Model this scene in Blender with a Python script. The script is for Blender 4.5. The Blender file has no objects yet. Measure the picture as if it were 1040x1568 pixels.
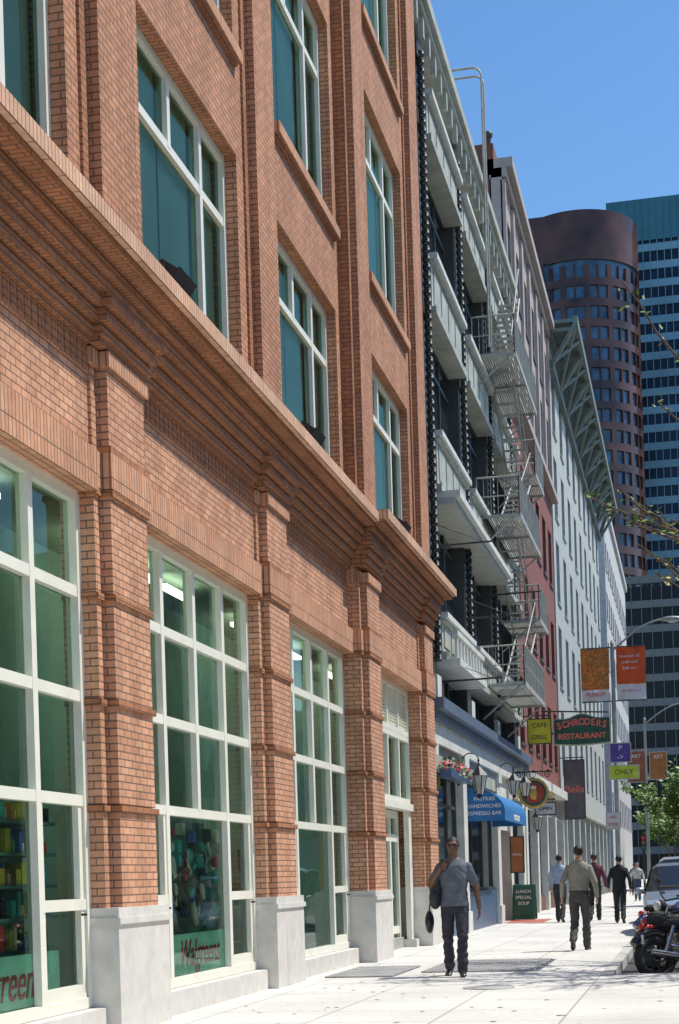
import bpy, math, random, bmesh
from mathutils import Vector, Matrix, kdtree, noise
random.seed(7)
R=math.radians
sc=bpy.context.scene
# ------------------------------------------------------------ materials
def newmat(name):
    m=bpy.data.materials.new(name); m.use_nodes=True
    nt=m.node_tree; b=nt.nodes['Principled BSDF']
    return m,nt,b
MATS={}
def M(name,col,rough=.7,metal=0,ns=3.0,na=.18,bump=0,spec=.5,stretch=None):
    if name in MATS: return MATS[name]
    m,nt,b=newmat(name)
    b.inputs['Roughness'].default_value=rough
    b.inputs['Metallic'].default_value=metal
    b.inputs['Specular IOR Level'].default_value=spec
    tc=nt.nodes.new('ShaderNodeTexCoord'); no=nt.nodes.new('ShaderNodeTexNoise')
    no.inputs['Scale'].default_value=ns; no.inputs['Detail'].default_value=6
    mp=nt.nodes.new('ShaderNodeMapping')
    if stretch: mp.inputs['Scale'].default_value=stretch
    nt.links.new(tc.outputs['Object'],mp.inputs[0]); nt.links.new(mp.outputs[0],no.inputs['Vector'])
    r=nt.nodes.new('ShaderNodeMapRange'); r.inputs[1].default_value=.3; r.inputs[2].default_value=.7
    r.inputs[3].default_value=1-na; r.inputs[4].default_value=1+na
    nt.links.new(no.outputs['Fac'],r.inputs[0])
    mx=nt.nodes.new('ShaderNodeVectorMath'); mx.operation='MULTIPLY'
    mx.inputs[0].default_value=col[:3]
    nt.links.new(r.outputs[0],mx.inputs[1]); nt.links.new(mx.outputs[0],b.inputs['Base Color'])
    if bump:
        bp=nt.nodes.new('ShaderNodeBump'); bp.inputs['Strength'].default_value=bump; bp.inputs['Distance'].default_value=.02
        nt.links.new(no.outputs['Fac'],bp.inputs['Height']); nt.links.new(bp.outputs[0],b.inputs['Normal'])
    MATS[name]=m; return m
def brickmat(name,c1,c2,mo,bw=.2,bh=.07,ms=.007,swap=False,offset=.5,rough=.85,bumpd=.006,na=.16,nsc=1.2,stain=0):
    m,nt,b=newmat(name)
    uv=nt.nodes.new('ShaderNodeTexCoord'); mp=nt.nodes.new('ShaderNodeMapping')
    if swap: mp.inputs['Rotation'].default_value=(0,0,R(90))
    nt.links.new(uv.outputs['UV'],mp.inputs[0])
    t=nt.nodes.new('ShaderNodeTexBrick'); nt.links.new(mp.outputs[0],t.inputs['Vector'])
    t.inputs['Color1'].default_value=(*c1,1); t.inputs['Color2'].default_value=(*c2,1); t.inputs['Mortar'].default_value=(*mo,1)
    t.inputs['Scale'].default_value=1; t.inputs['Mortar Size'].default_value=ms; t.inputs['Mortar Smooth'].default_value=.2
    t.inputs['Brick Width'].default_value=bw; t.inputs['Row Height'].default_value=bh; t.offset=offset
    no=nt.nodes.new('ShaderNodeTexNoise'); no.inputs['Scale'].default_value=nsc; no.inputs['Detail'].default_value=8
    mp2=nt.nodes.new('ShaderNodeMapping'); 
    if stain: mp2.inputs['Scale'].default_value=(1,2.2,.45)
    nt.links.new(uv.outputs['Object'],mp2.inputs[0]); nt.links.new(mp2.outputs[0],no.inputs['Vector'])
    r=nt.nodes.new('ShaderNodeMapRange'); r.inputs[1].default_value=.3; r.inputs[2].default_value=.7
    r.inputs[3].default_value=1-na; r.inputs[4].default_value=1+na
    nt.links.new(no.outputs['Fac'],r.inputs[0])
    n2=nt.nodes.new('ShaderNodeTexNoise'); n2.inputs['Scale'].default_value=14; n2.inputs['Detail'].default_value=4
    nt.links.new(uv.outputs['Object'],n2.inputs['Vector'])
    r2=nt.nodes.new('ShaderNodeMapRange'); r2.inputs[1].default_value=.3; r2.inputs[2].default_value=.7; r2.inputs[3].default_value=1-na*.6; r2.inputs[4].default_value=1+na*.6
    nt.links.new(n2.outputs['Fac'],r2.inputs[0])
    mu=nt.nodes.new('ShaderNodeMath'); mu.operation='MULTIPLY'; nt.links.new(r.outputs[0],mu.inputs[0]); nt.links.new(r2.outputs[0],mu.inputs[1])
    mx=nt.nodes.new('ShaderNodeVectorMath'); mx.operation='MULTIPLY'
    nt.links.new(t.outputs['Color'],mx.inputs[0]); nt.links.new(mu.outputs[0],mx.inputs[1]); nt.links.new(mx.outputs[0],b.inputs['Base Color'])
    b.inputs['Roughness'].default_value=rough
    bp=nt.nodes.new('ShaderNodeBump'); bp.invert=True; bp.inputs['Strength'].default_value=.7; bp.inputs['Distance'].default_value=bumpd
    nt.links.new(t.outputs['Fac'],bp.inputs['Height']); nt.links.new(bp.outputs[0],b.inputs['Normal'])
    return m
def glassmat(name,tint,rough=.02,ior=1.5,gcol=(.8,.95,.88)):
    m=bpy.data.materials.new(name); m.use_nodes=True; nt=m.node_tree; nt.nodes.clear()
    o=nt.nodes.new('ShaderNodeOutputMaterial'); mix=nt.nodes.new('ShaderNodeMixShader')
    tr=nt.nodes.new('ShaderNodeBsdfTransparent'); tr.inputs[0].default_value=(*tint,1)
    gl=nt.nodes.new('ShaderNodeBsdfGlossy'); gl.inputs['Roughness'].default_value=rough
    gl.inputs['Color'].default_value=(*gcol,1)
    tc=nt.nodes.new('ShaderNodeTexCoord'); no=nt.nodes.new('ShaderNodeTexNoise'); no.inputs['Scale'].default_value=.9
    nt.links.new(tc.outputs['Object'],no.inputs['Vector'])
    bp=nt.nodes.new('ShaderNodeBump'); bp.inputs['Strength'].default_value=.25; bp.inputs['Distance'].default_value=.02
    nt.links.new(no.outputs['Fac'],bp.inputs['Height']); nt.links.new(bp.outputs[0],gl.inputs['Normal'])
    fr=nt.nodes.new('ShaderNodeFresnel'); fr.inputs[0].default_value=ior
    nt.links.new(fr.outputs[0],mix.inputs[0]); nt.links.new(tr.outputs[0],mix.inputs[1]); nt.links.new(gl.outputs[0],mix.inputs[2])
    nt.links.new(mix.outputs[0],o.inputs[0]); return m

BR=brickmat('brick',(.62,.335,.20),(.50,.24,.135),(.18,.11,.08),stain=1,na=.19)
BRU=brickmat('brick_upper',(.55,.265,.145),(.43,.195,.10),(.16,.09,.06),stain=1,na=.19)
BRD=brickmat('brick_shaded',(.42,.18,.08),(.33,.135,.06),(.13,.07,.045))  # darker brick copy; shade of grooves and cornice underside put into its colour
BRS=brickmat('brick_soldier',(.60,.325,.19),(.50,.245,.14),(.17,.105,.07),bw=.3,bh=.07,swap=True,offset=0)
BRT=brickmat('brick_rowlock_sunlit',(.68,.42,.28),(.58,.34,.21),(.22,.14,.10),bw=.3,bh=.07,swap=True,offset=0)  # lighter soldier brick; sunlight on the cornice top is put into its colour
SIDEW=brickmat('sidewalk_concrete',(.62,.605,.565),(.57,.56,.525),(.36,.35,.33),bw=1.2,bh=1.2,ms=.012,offset=0,bumpd=.004,na=.11,nsc=.6)
FRAME=M('cream_frame',(.76,.76,.66),.45,na=.05)
STONE=M('pale_stone',(.62,.60,.56),.6,ns=6,na=.10,bump=.05)
GLL=glassmat('shop_glass',(.72,.92,.82),ior=1.38)
GLU=glassmat('upper_glass',(.76,.92,.80),.03,1.24,(.55,.72,.58))
INT=M('interior_green',(.30,.46,.37),.8,ns=.8,na=.25)
BACKING=M('window_backing_green',(.40,.48,.37),.8,ns=.35,na=.35)
BLACK=M('black_iron',(.02,.02,.02),.45)
# ------------------------------------------------------------ mesh builder
class MB:
    def __init__(s): s.v=[];s.f=[];s.m=[];s.sm=[]
    def add(s,vs,fs,m=0,sm=False):
        o=len(s.v); s.v+= [tuple(p) for p in vs]
        for f in fs: s.f.append([i+o for i in f]); s.m.append(m); s.sm.append(sm)
    def box(s,x0,x1,y0,y1,z0,z1,m=0):
        if x0>x1:x0,x1=x1,x0
        s.add([(x0,y0,z0),(x1,y0,z0),(x1,y1,z0),(x0,y1,z0),(x0,y0,z1),(x1,y0,z1),(x1,y1,z1),(x0,y1,z1)],
              [(0,3,2,1),(4,5,6,7),(0,1,5,4),(1,2,6,5),(2,3,7,6),(3,0,4,7)],m)
    def fb(s,d0,d1,y0,y1,z0,z1,m=0): s.box(-d1,-d0,y0,y1,z0,z1,m)
    def obox(s,c,ax,ay,az,m=0):
        c=Vector(c);ax=Vector(ax);ay=Vector(ay);az=Vector(az)
        vs=[c+ax*i+ay*j+az*k for k in(-1,1) for i,j in((-1,-1),(1,-1),(1,1),(-1,1))]
        s.add(vs,[(0,3,2,1),(4,5,6,7),(0,1,5,4),(1,2,6,5),(2,3,7,6),(3,0,4,7)],m)
    def cyl(s,p0,p1,r0,r1=None,n=10,m=0,sm=True):
        p0=Vector(p0);p1=Vector(p1)
        if r1 is None:r1=r0
        d=(p1-p0)
        if d.length<1e-6:return
        d.normalize(); u=d.orthogonal().normalized(); w=d.cross(u)
        vs=[]
        for p,r in((p0,r0),(p1,r1)):
            for i in range(n):
                a=2*math.pi*i/n; vs.append(p+u*math.cos(a)*r+w*math.sin(a)*r)
        s.add(vs,[(i,(i+1)%n,n+(i+1)%n,n+i) for i in range(n)],m,sm)
        s.add(vs,[tuple(range(n-1,-1,-1)),tuple(range(n,2*n))],m,False)
    def ell(s,c,r,m=0,n=12,k=8):
        c=Vector(c);vs=[];fs=[]
        for j in range(k+1):
            t=math.pi*j/k
            for i in range(n):
                a=2*math.pi*i/n
                vs.append((c.x+r[0]*math.sin(t)*math.cos(a),c.y+r[1]*math.sin(t)*math.sin(a),c.z+r[2]*math.cos(t)))
        for j in range(k):
            for i in range(n): fs.append((j*n+i,(j+1)*n+i,(j+1)*n+(i+1)%n,j*n+(i+1)%n))
        s.add(vs,fs,m,True)
    def torus(s,c,axis,Rr,r,m=0,n=28,k=8):
        c=Vector(c);ax=Vector(axis).normalized();u=ax.orthogonal().normalized();w=ax.cross(u);vs=[];fs=[]
        for i in range(n):
            a=2*math.pi*i/n; rd=u*math.cos(a)+w*math.sin(a)
            for j in range(k):
                b=2*math.pi*j/k; vs.append(c+rd*(Rr+r*math.cos(b))+ax*r*math.sin(b))
        for i in range(n):
            for j in range(k): fs.append((i*k+j,((i+1)%n)*k+j,((i+1)%n)*k+(j+1)%k,i*k+(j+1)%k))
        s.add(vs,fs,m,True)
    def tube(s,pts,r,m=0,n=6):
        for a,b in zip(pts[:-1],pts[1:]): s.cyl(a,b,r,r,n,m)
    def build(s,name,mats,parent=None):
        me=bpy.data.meshes.new(name); me.from_pydata(s.v,[],s.f)
        for mt in mats: me.materials.append(mt)
        me.polygons.foreach_set('material_index',s.m); me.polygons.foreach_set('use_smooth',s.sm)
        uv=me.uv_layers.new(name='UVMap').data
        for p in me.polygons:
            n=p.normal; ax,ay,az=abs(n.x),abs(n.y),abs(n.z)
            for li in p.loop_indices:
                c=me.vertices[me.loops[li].vertex_index].co
                uv[li].uv=(c.y,c.z) if ax>=ay and ax>=az else ((c.x,c.z) if ay>=az else (c.x,c.y))
        ob=bpy.data.objects.new(name,me); sc.collection.objects.link(ob)
        if parent:
            ob.parent=parent; ob.matrix_parent_inverse=Matrix.Translation(-parent.location)
        return ob
def empty(name,loc=(0,0,0)):
    e=bpy.data.objects.new(name,None); e.location=loc; e.empty_display_size=.3; sc.collection.objects.link(e); return e
def text(s,loc,rot,size,mat,parent,name='lettering',shear=0,ext=.004,sx=1,bold=0):
    cu=bpy.data.curves.new(name,'FONT'); cu.body=s; cu.size=size; cu.extrude=ext; cu.align_x='CENTER'; cu.align_y='CENTER'; cu.shear=shear; cu.offset=bold
    cu.materials.append(mat)
    o=bpy.data.objects.new(name,cu); sc.collection.objects.link(o); o.location=loc; o.rotation_euler=rot; o.scale=(sx,1,1)
    if parent: o.parent=parent; o.matrix_parent_inverse=Matrix.Translation(-parent.location)
    return o
FACE_ST=(R(90),0,R(90)); FACE_CAM=(R(90),0,0)
def window(fr,gl,d,y0,y1,z0,z1,vs=(),hs=(),t=.085,dep=.1,fm=0,gm=0):
    fr.fb(d,d+dep,y0,y0+t,z0,z1,fm); fr.fb(d,d+dep,y1-t,y1,z0,z1,fm)
    fr.fb(d+.003,d+dep-.003,y0+t,y1-t,z0,z0+t,fm); fr.fb(d+.003,d+dep-.003,y0+t,y1-t,z1-t,z1,fm)
    for v in vs:
        y,a,b=v if isinstance(v,tuple) else (v,z0+t,z1-t)
        fr.fb(d+.006,d+dep-.006,y-t/2,y+t/2,a,b,fm)
    for h in hs:
        z,a,b=h if isinstance(h,tuple) else (h,y0+t,y1-t)
        fr.fb(d+.01,d+dep-.01,a,b,z-t/2,z+t/2,fm)
    g=d+dep*.65
    gl.add([(-g,y0,z0),(-g,y1,z0),(-g,y1,z1),(-g,y0,z1)],[(0,1,2,3)],gm)

# ------------------------------------------------------------ brick building
BB=empty('brick_building',(-5.2,15,0))
H1=25.0
wall=MB(); fr=MB(); gl=MB(); glu=MB(); core=MB(); corn=MB(); base=MB(); pil=MB()
P=[2.37-5.55,2.37,7.92,13.47,19.02,24.57,30.12]; PW=1.15
YE=31.35
core.fb(6.7,22,-6,YE-.1,-.1,5.02,0)
core.fb(6.4,22,-6,YE-.1,5.02,H1,3)
core.fb(5.6,6.4,-6,YE-.1,5.02,7.0,3)
for z in(10.45,15.0,19.55): core.fb(5.62,6.4,-6,YE-.1,z,z+1.1,4)
for p_ in P: core.fb(5.62,6.4,p_,p_+PW,7.0,H1,4)
core.fb(5.45,6.7,-6,YE-.1,-.1,.2,1)
core.fb(5.3,22,YE-.1,YE,-.1,H1,2)
rs=random.Random(11)
for i in range(len(P)-1):
    off=.15 if i>=5 else 0
    o0=P[i]+PW+.5;o1=P[i+1]-.3
    for (z0,z1) in((7.05,10.35),(11.65,14.9),(16.2,19.45),(20.75,24.0)):
        W=o1-o0
        for (a,b) in((o0+.25,o0+W*.4-.03),(o0+W*.4+.03,o0+W*.72-.06),(o0+W*.72+.06,o1-.06)):
            zb=z0+rs.choice([0,0,.05,.3,.9])
            core.fb(5.56-off,5.565-off,a,b,zb,z1-.02,3)  # added sheets close behind the glass, catching sun to lighten the windows
def pilaster(Y,off,last=False):
    A=5.22-off; Mn=5.12-off; W=5.55
    base.fb(Mn-.03,W,Y-.03,Y+PW+.22,-.05,1.0); base.fb(Mn-.055,W,Y-.05,Y+PW+.25,1.0,1.06); base.fb(Mn-.035,W,Y-.035,Y+PW+.22,1.06,1.15)
    zs=[(1.15,2.10),(2.10,3.07),(3.07,4.04),(4.04,5.0)]
    for a,b in zs:
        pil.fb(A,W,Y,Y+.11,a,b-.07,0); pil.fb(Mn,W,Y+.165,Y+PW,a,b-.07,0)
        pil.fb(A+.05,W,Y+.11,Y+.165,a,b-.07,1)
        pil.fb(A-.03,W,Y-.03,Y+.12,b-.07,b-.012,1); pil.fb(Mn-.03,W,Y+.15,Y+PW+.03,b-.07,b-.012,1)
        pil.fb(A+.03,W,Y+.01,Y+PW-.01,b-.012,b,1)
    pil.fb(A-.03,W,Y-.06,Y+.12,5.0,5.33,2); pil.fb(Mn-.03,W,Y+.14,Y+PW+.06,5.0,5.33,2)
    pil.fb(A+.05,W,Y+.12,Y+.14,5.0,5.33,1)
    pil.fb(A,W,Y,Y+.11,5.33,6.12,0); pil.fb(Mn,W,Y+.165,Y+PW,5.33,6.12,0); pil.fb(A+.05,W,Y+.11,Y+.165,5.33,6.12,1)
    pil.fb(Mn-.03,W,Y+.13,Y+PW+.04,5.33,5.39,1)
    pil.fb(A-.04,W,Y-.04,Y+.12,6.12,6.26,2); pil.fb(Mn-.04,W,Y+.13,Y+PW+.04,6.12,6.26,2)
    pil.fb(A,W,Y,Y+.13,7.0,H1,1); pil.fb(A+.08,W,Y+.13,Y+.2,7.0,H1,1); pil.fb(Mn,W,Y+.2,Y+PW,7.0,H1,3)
for i,y in enumerate(P): pilaster(y,.15 if i>=5 else 0)
def lower_window(Y0,Y1,off,style):
    d=5.36-off
    W=Y1-Y0; m=[Y0+W*k/4 for k in (1,2,3)]
    vs=[(m[0],.34,4.86),(m[1],2.17,4.86),(m[2],.34,4.86)]
    hs=[4.03,3.08,2.13,(1.19,Y0+.085,m[0]-.04),(1.19,m[2]+.04,Y1-.085)]
    window(fr,gl,d,Y0,Y1,.25,4.95,vs,hs,t=.1,dep=.12)
    for a,b in((Y0+.085,m[0]),(m[2],Y1-.085)):
        fr.fb(d+.02,d+.1,a,a+.1,.35,2.08,0); fr.fb(d+.02,d+.1,b-.12,b-.045,.35,2.08,0)
        fr.fb(d+.023,d+.097,a+.1,b-.12,.35,.47,0)
        fr.cyl((-d,b-.16,1.1),(-d+.05,b-.16,1.1),.012,n=6,m=1)
    base.fb(5.22-off,5.6,Y0-.02,Y1+.02,-.05,.245)
for i in range(0,5):
    lower_window(P[i]+PW,P[i+1],0,0)
# pavilion entrance bay
Y0=P[5]+PW;Y1=P[6];d=5.3
window(fr,gl,d,Y0,Y1,2.75,4.05,[Y0+1.1,Y0+2.2,Y0+3.3],[],t=.1,dep=.12)
fr.fb(d,d+.12,Y0,Y1,4.05,4.15,0); fr.fb(d,d+.12,Y0,Y1,4.88,4.95,0)
for k in range(5): fr.fb(d,d+.12,Y0+k*(Y1-Y0-.1)/4,Y0+k*(Y1-Y0-.1)/4+.1,4.15,4.88,0)
for k in range(12): fr.obox((-(d+.06),(Y0+Y1)/2,4.19+k*.06),(.03,0,.02),(0,(Y1-Y0)/2,0),(-.003,0,.005),0)
fr.fb(d-.06,d+.14,Y0,Y1,2.62,2.75,0)
fr.fb(d,d+.1,Y0,Y0+.35,.15,2.62,0); fr.fb(d,d+.1,Y1-.35,Y1,.15,2.62,0)
window(fr,gl,d+.2,Y0+.35,Y1-.35,.02,2.62,[(Y0+2.2,.1,2.6),(Y0+1.2,.1,2.6),(Y1-1.2,.1,2.6)],[2.1,(.35,Y0+.4,Y1-.4)],t=.14,dep=.09)
fr.fb(d,d+.3,Y0+.35,Y0+.37,.0,2.62,0)
base.fb(5.2,5.6,Y0,Y0+.4,-.05,.15); base.fb(5.2,5.6,Y1-.4,Y1,-.05,.15)
for i in range(len(P)-1):
    off=.15 if i>=5 else 0
    a=P[i]+PW; b=P[i+1]
    wall.fb(5.17-off,5.6,a,b,4.95,5.33,1)
    wall.fb(5.25-off,5.6,a,b,5.33,7.0,0)
    o0=a+.5;o1=b-.3
    wall.fb(5.25-off,5.6,a,o0,7.0,H1,3); wall.fb(5.25-off,5.6,o1,b,7.0,H1,3)
    rows=[(7.05,10.35),(11.65,14.9),(16.2,19.45),(20.75,24.0)]
    prev=7.0
    for (z0,z1) in rows:
        if z0>7.1:
            wall.fb(5.25-off,5.6,o0,o1,prev,z0-.15,3)
            wall.fb(5.15-off,5.6,o0-.08,o1+.08,z0-.15,z0,1)
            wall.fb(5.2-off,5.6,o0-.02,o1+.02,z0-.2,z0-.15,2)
        W=o1-o0
        tr=z0+ (z1-z0)*.74
        m3=o0+W*.72; m2=o0+W*.40
        window(fr,glu,5.4-off,o0,o1,z0,z1,[(m3,z0+.08,z1-.08),(m2,tr,z1-.08),(o0+.2,z0+.08,z1-.08)],[tr],t=.1,dep=.1)
        prev=z1
    wall.fb(5.25-off,5.6,o0,o1,prev,H1,3)
def cornice(y0,y1,off,dz,piers,endret=False):
    corn.fb(5.235-off,5.6,y0,y1,6.02+dz,6.28+dz,0)
    n=int((y1-y0)/.14)
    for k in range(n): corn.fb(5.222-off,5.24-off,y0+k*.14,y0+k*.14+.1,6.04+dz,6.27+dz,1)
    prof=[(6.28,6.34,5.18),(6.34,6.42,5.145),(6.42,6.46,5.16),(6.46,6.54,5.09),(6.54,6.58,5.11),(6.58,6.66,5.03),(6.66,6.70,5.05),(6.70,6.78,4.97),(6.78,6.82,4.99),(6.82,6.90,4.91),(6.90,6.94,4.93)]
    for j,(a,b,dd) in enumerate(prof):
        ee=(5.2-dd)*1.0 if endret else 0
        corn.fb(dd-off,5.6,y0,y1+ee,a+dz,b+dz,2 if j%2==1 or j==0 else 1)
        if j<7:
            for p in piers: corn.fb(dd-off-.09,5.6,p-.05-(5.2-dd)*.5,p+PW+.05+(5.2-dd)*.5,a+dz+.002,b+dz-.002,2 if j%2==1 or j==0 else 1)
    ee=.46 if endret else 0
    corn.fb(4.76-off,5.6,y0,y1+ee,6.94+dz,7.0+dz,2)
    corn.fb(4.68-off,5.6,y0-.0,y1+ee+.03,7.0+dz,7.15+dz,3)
cornice(-6,P[5]-.12,0,0,P[:5])
cornice(P[5]-.12,YE,.15,.05,P[5:],True)
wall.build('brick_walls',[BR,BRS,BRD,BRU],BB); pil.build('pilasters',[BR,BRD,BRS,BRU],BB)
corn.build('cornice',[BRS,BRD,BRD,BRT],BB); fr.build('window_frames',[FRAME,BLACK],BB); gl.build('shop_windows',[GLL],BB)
glu.build('upper_windows',[GLU],BB); base.build('stone_plinth',[STONE],BB)
core.build('building_core',[INT,M('shop_floor',(.35,.36,.33),.5),BR,BACKING,M('interior_ceiling',(.5,.52,.48),.8)],BB)
# merchandise displays
mcols=[(.65,.06,.05),(.06,.48,.48),(.75,.36,.06),(.06,.18,.6),(.75,.70,.6),(.02,.02,.02),(.12,.5,.16),(.7,.55,.06)]
mm=[M('goods_%d'%i,c,.5) for i,c in enumerate(mcols)]+[M('shelf_green',(.10,.22,.20),.6)]
g=MB()
for y0,y1 in((9.2,13.3),):
    g.fb(5.95,6.0,y0,y1,.2,2.1,8)
    for z in (.82,1.10,1.38,1.66,1.94):
        g.fb(5.62,5.95,y0,y1,z-.03,z,8)
        y=y0
        while y<y1-.1:
            w=random.uniform(.05,.13);h=random.uniform(.12,.23)
            c=random.randrange(8)
            if random.random()<.5: g.fb(5.65,5.8,y,y+w,z,z+h,c)
            else:
                g.cyl((-5.7,y+w/2,z),(-5.7,y+w/2,z+h*.7),w*.4,w*.4,10,c); g.cyl((-5.7,y+w/2,z+h*.7),(-5.7,y+w/2,z+h),w*.15,w*.15,8,(c+3)%8)
            y+=w+random.uniform(.01,.04)
for (ya,yb) in ((16.0,18.95),):
    g.fb(6.0,6.05,ya,yb,.2,2.1,8)
    for k in range(120):
        y=random.uniform(ya+.1,yb-.15);z=random.uniform(.85,2.0);rr=random.uniform(.05,.13); xx=-5.65-random.random()*.25
        if k%3==0: g.torus((xx,y,z),(1,.2,.1),rr,rr*.35,5 if k%2 else 4,16,6)
        elif k%3==1: g.ell((xx,y,z),(rr*.5,rr*.6,rr*.7),random.choice([4,5,5,0,1,1]))
        else: g.fb(-xx,-xx+.08,y,y+rr,z,z+rr*1.3,random.choice([4,5,1,3,1]))
for (ya,yb) in ((21.8,24.3),(2.5,7)):
    for z in(.5,1.0,1.5): 
        g.fb(6.2,6.6,ya,yb,z-.03,z,4); y=ya
        while y<yb-.1:
            w=random.uniform(.08,.2); g.fb(6.25,6.4,y,y+w,z,z+random.uniform(.15,.35),random.randrange(8)); y+=w+.02
ob=g.build('window_display',mm,BB)
TEAL=M('teal_film',(.42,.74,.62),.5); RED=M('red_letter',(.55,.03,.02),.5)
for k,(a,b) in enumerate(((9.3,12.9),(16.0,18.2),)):
    s=MB(); s.fb(5.45,5.452,a,b,.36,.80); s.build('window_strip',[TEAL],BB)
    text('Walgreens',(-5.445,a+(b-a)*(.66 if k==0 else .42),.57),FACE_ST,.42 if k else .46,RED,BB,shear=.35,sx=.8)
em,ent,eb=newmat('fluorescent_tube'); eb.inputs['Emission Color'].default_value=(1,.97,.85,1); eb.inputs['Emission Strength'].default_value=5
s=MB()
for i in range(1,6):
    for k in range(3): s.fb(5.95,6.05,P[i]+PW+.4+k*1.3,P[i]+PW+1.4+k*1.3,4.85,4.9,0)
s.build('ceiling_lights',[em],BB)
def floodlight(y,d):
    e=empty('floodlight',(-d,y,7.2)); m=MB()
    m.box(-d-.05,-d+.05,y-.05,y+.05,7.15,7.25)
    c=Vector((-d+.02,y,7.33)); a=R(35)
    m.obox(c,(.10*math.cos(a),0,.10*math.sin(a)*-1),(0,.22,0),(.06*math.sin(a),0,.06*math.cos(a)))
    m.obox(c+Vector((.1,0,-.08)),(.012*math.cos(a),0,-.012*math.sin(a)),(0,.25,0),(.085*math.sin(a),0,.085*math.cos(a)))
    m.cyl((-d,y-.25,7.15),(-d,y-.25,7.36),.015);m.cyl((-d,y+.25,7.15),(-d,y+.25,7.36),.015)
    m.build('housing',[BLACK],e)
floodlight(14.75,4.83); floodlight(20.4,4.83); floodlight(26.2,4.68)

# ------------------------------------------------------------ generic facade
def facade(w,g_,fm_,d,y0,y1,ybays,rows,zt,z0,wm=0,t=.06,rec=.18,win_w=.6):
    n=ybays; bw=(y1-y0)/n
    prev=z0
    for (a,b) in rows:
        w.fb(d,d+.35,y0,y1,prev,a,wm)
        for k in range(n+1):
            h=bw*(1-win_w)/2; ya=max(y0,y0+k*bw-h); yb=min(y1,y0+k*bw+h)
            w.fb(d+.002,d+.35,ya,yb,a,b,wm)
        for k in range(n):
            ya=y0+k*bw+bw*(1-win_w)/2; yb=ya+bw*win_w
            window(fm_,g_,d+rec,ya,yb,a,b,[(ya+yb)/2],[a+(b-a)*.5],t=t,dep=.08)
            fm_.fb(d-.06,d+rec,ya-.05,yb+.05,a-.08,a,0)
        prev=b
    w.fb(d,d+.35,y0,y1,prev,zt,wm)
# ------------------------------------------------------------ ornate stone building (2)
G2=M('greygreen_stone',(.38,.40,.35),.7,ns=2,na=.2); G2D=M('dark_bronze',(.045,.05,.048),.5); WH=M('white_trim',(.62,.63,.58),.6,na=.14)
GDK=M('dark_window_glass',(.02,.03,.035),.06,spec=.6)
PG=M('panel_greygreen',(.43,.45,.40),.6,na=.15)
B2=empty('ornate_office_building',(-5.2,40,0))
w=MB();g=MB();f=MB();o=MB()
ya,yb=31.45,49.8
ZT=19.2
w.fb(5.7,22,ya,yb,-.1,ZT+.3,0)
cols=[32.9,38.2,43.4,48.6]
for c in cols:
    w.fb(5.2,5.7,c-.35,c+.35,5.0,ZT,2)
    w.fb(5.1,5.7,c-.28,c+.28,5.0,5.6,1); w.fb(5.12,5.7,c-.42,c+.42,18.6,18.95,2)
    for zz in(9.0,13.2,17.2): w.fb(5.15,5.7,c-.38,c+.38,zz,zz+.25,2)
    for ph in(0,math.pi):
        pts=[]
        z=5.9
        while z<18.8:
            a=z*2*math.pi/.36+ph; pts.append((-5.1+.05*math.cos(a),c+.055*math.sin(a)-.1,z)); z+=.06
        o.tube(pts,.045,0,6)
w.fb(5.2,5.7,ya,ya+.6,5.0,ZT,0)
bands=[(6.0,7.0),(9.6,10.9),(13.4,14.7),(17.1,18.2)]
for i in range(4):
    a=cols[i]+.35; b=(cols[i+1]-.35) if i<3 else yb
    for (z0,z1) in bands:
        w.fb(5.08,5.7,a+.05,b-.05,z0+.15,z1-.12,5)
        w.fb(4.93,5.7,a,b,z1-.12,z1,1); w.fb(5.0,5.7,a,b,z1-.2,z1-.122,5)
        w.fb(4.98,5.7,a,b,z0,z0+.15,0)
        for k in range(4):
            yy=a+.2+k*(b-a-.4)/4; f.fb(5.055,5.08,yy+.08,yy+(b-a-.4)/4-.08,z0+.3,z1-.3,3)
    prevs=[(5.0,6.0),(7.0,9.6),(10.9,13.4),(14.7,17.1),(18.2,ZT)]
    for (z0,z1) in prevs:
        window(f,g,5.42,a,b,z0,z1,[a+(b-a)/3,a+(b-a)*2/3],[z1-.6] if z1-z0>1.2 else [],t=.07,dep=.08,fm=1)
w.fb(5.1,5.7,ya,yb,ZT,ZT+.2,0)
w.fb(4.95,5.7,ya-.0,yb,ZT+.2,ZT+.38,0); w.fb(4.85,5.7,ya-.0,yb,ZT+.38,ZT+.62,0)
y=ya+.3
while y<yb-.2:
    w.fb(4.98,5.1,y,y+.16,ZT-.25,ZT+.198,0); y+=.8
w.fb(4.6,5.6,33.3,43.1,9.45,9.598,1); w.fb(4.72,5.6,33.3,43.1,9.3,9.448,5)
w.fb(4.7,5.6,33.3,37.8,5.85,5.998,1)
for k in range(9): w.cyl((-4.8,33.5+k*.5,6.0),(-4.8,33.5+k*.5,6.5),.05,.035,8,1)
w.fb(4.74,4.86,33.3,37.8,6.5,6.6,1)
w.fb(4.95,5.7,ya,yb,4.55,4.75,3); w.fb(4.8,5.7,ya,yb,4.75,4.98,3); w.fb(5.05,5.7,ya,yb,4.1,4.548,1)
for c in(31.5,36.1,42.6,45.6,49.1):
    w.fb(5.12,5.7,c,c+.62,-.05,3.9,1); w.fb(5.07,5.7,c-.04,c+.66,-.05,.5,1); w.fb(5.05,5.7,c-.05,c+.67,3.85,4.1,1)
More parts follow.
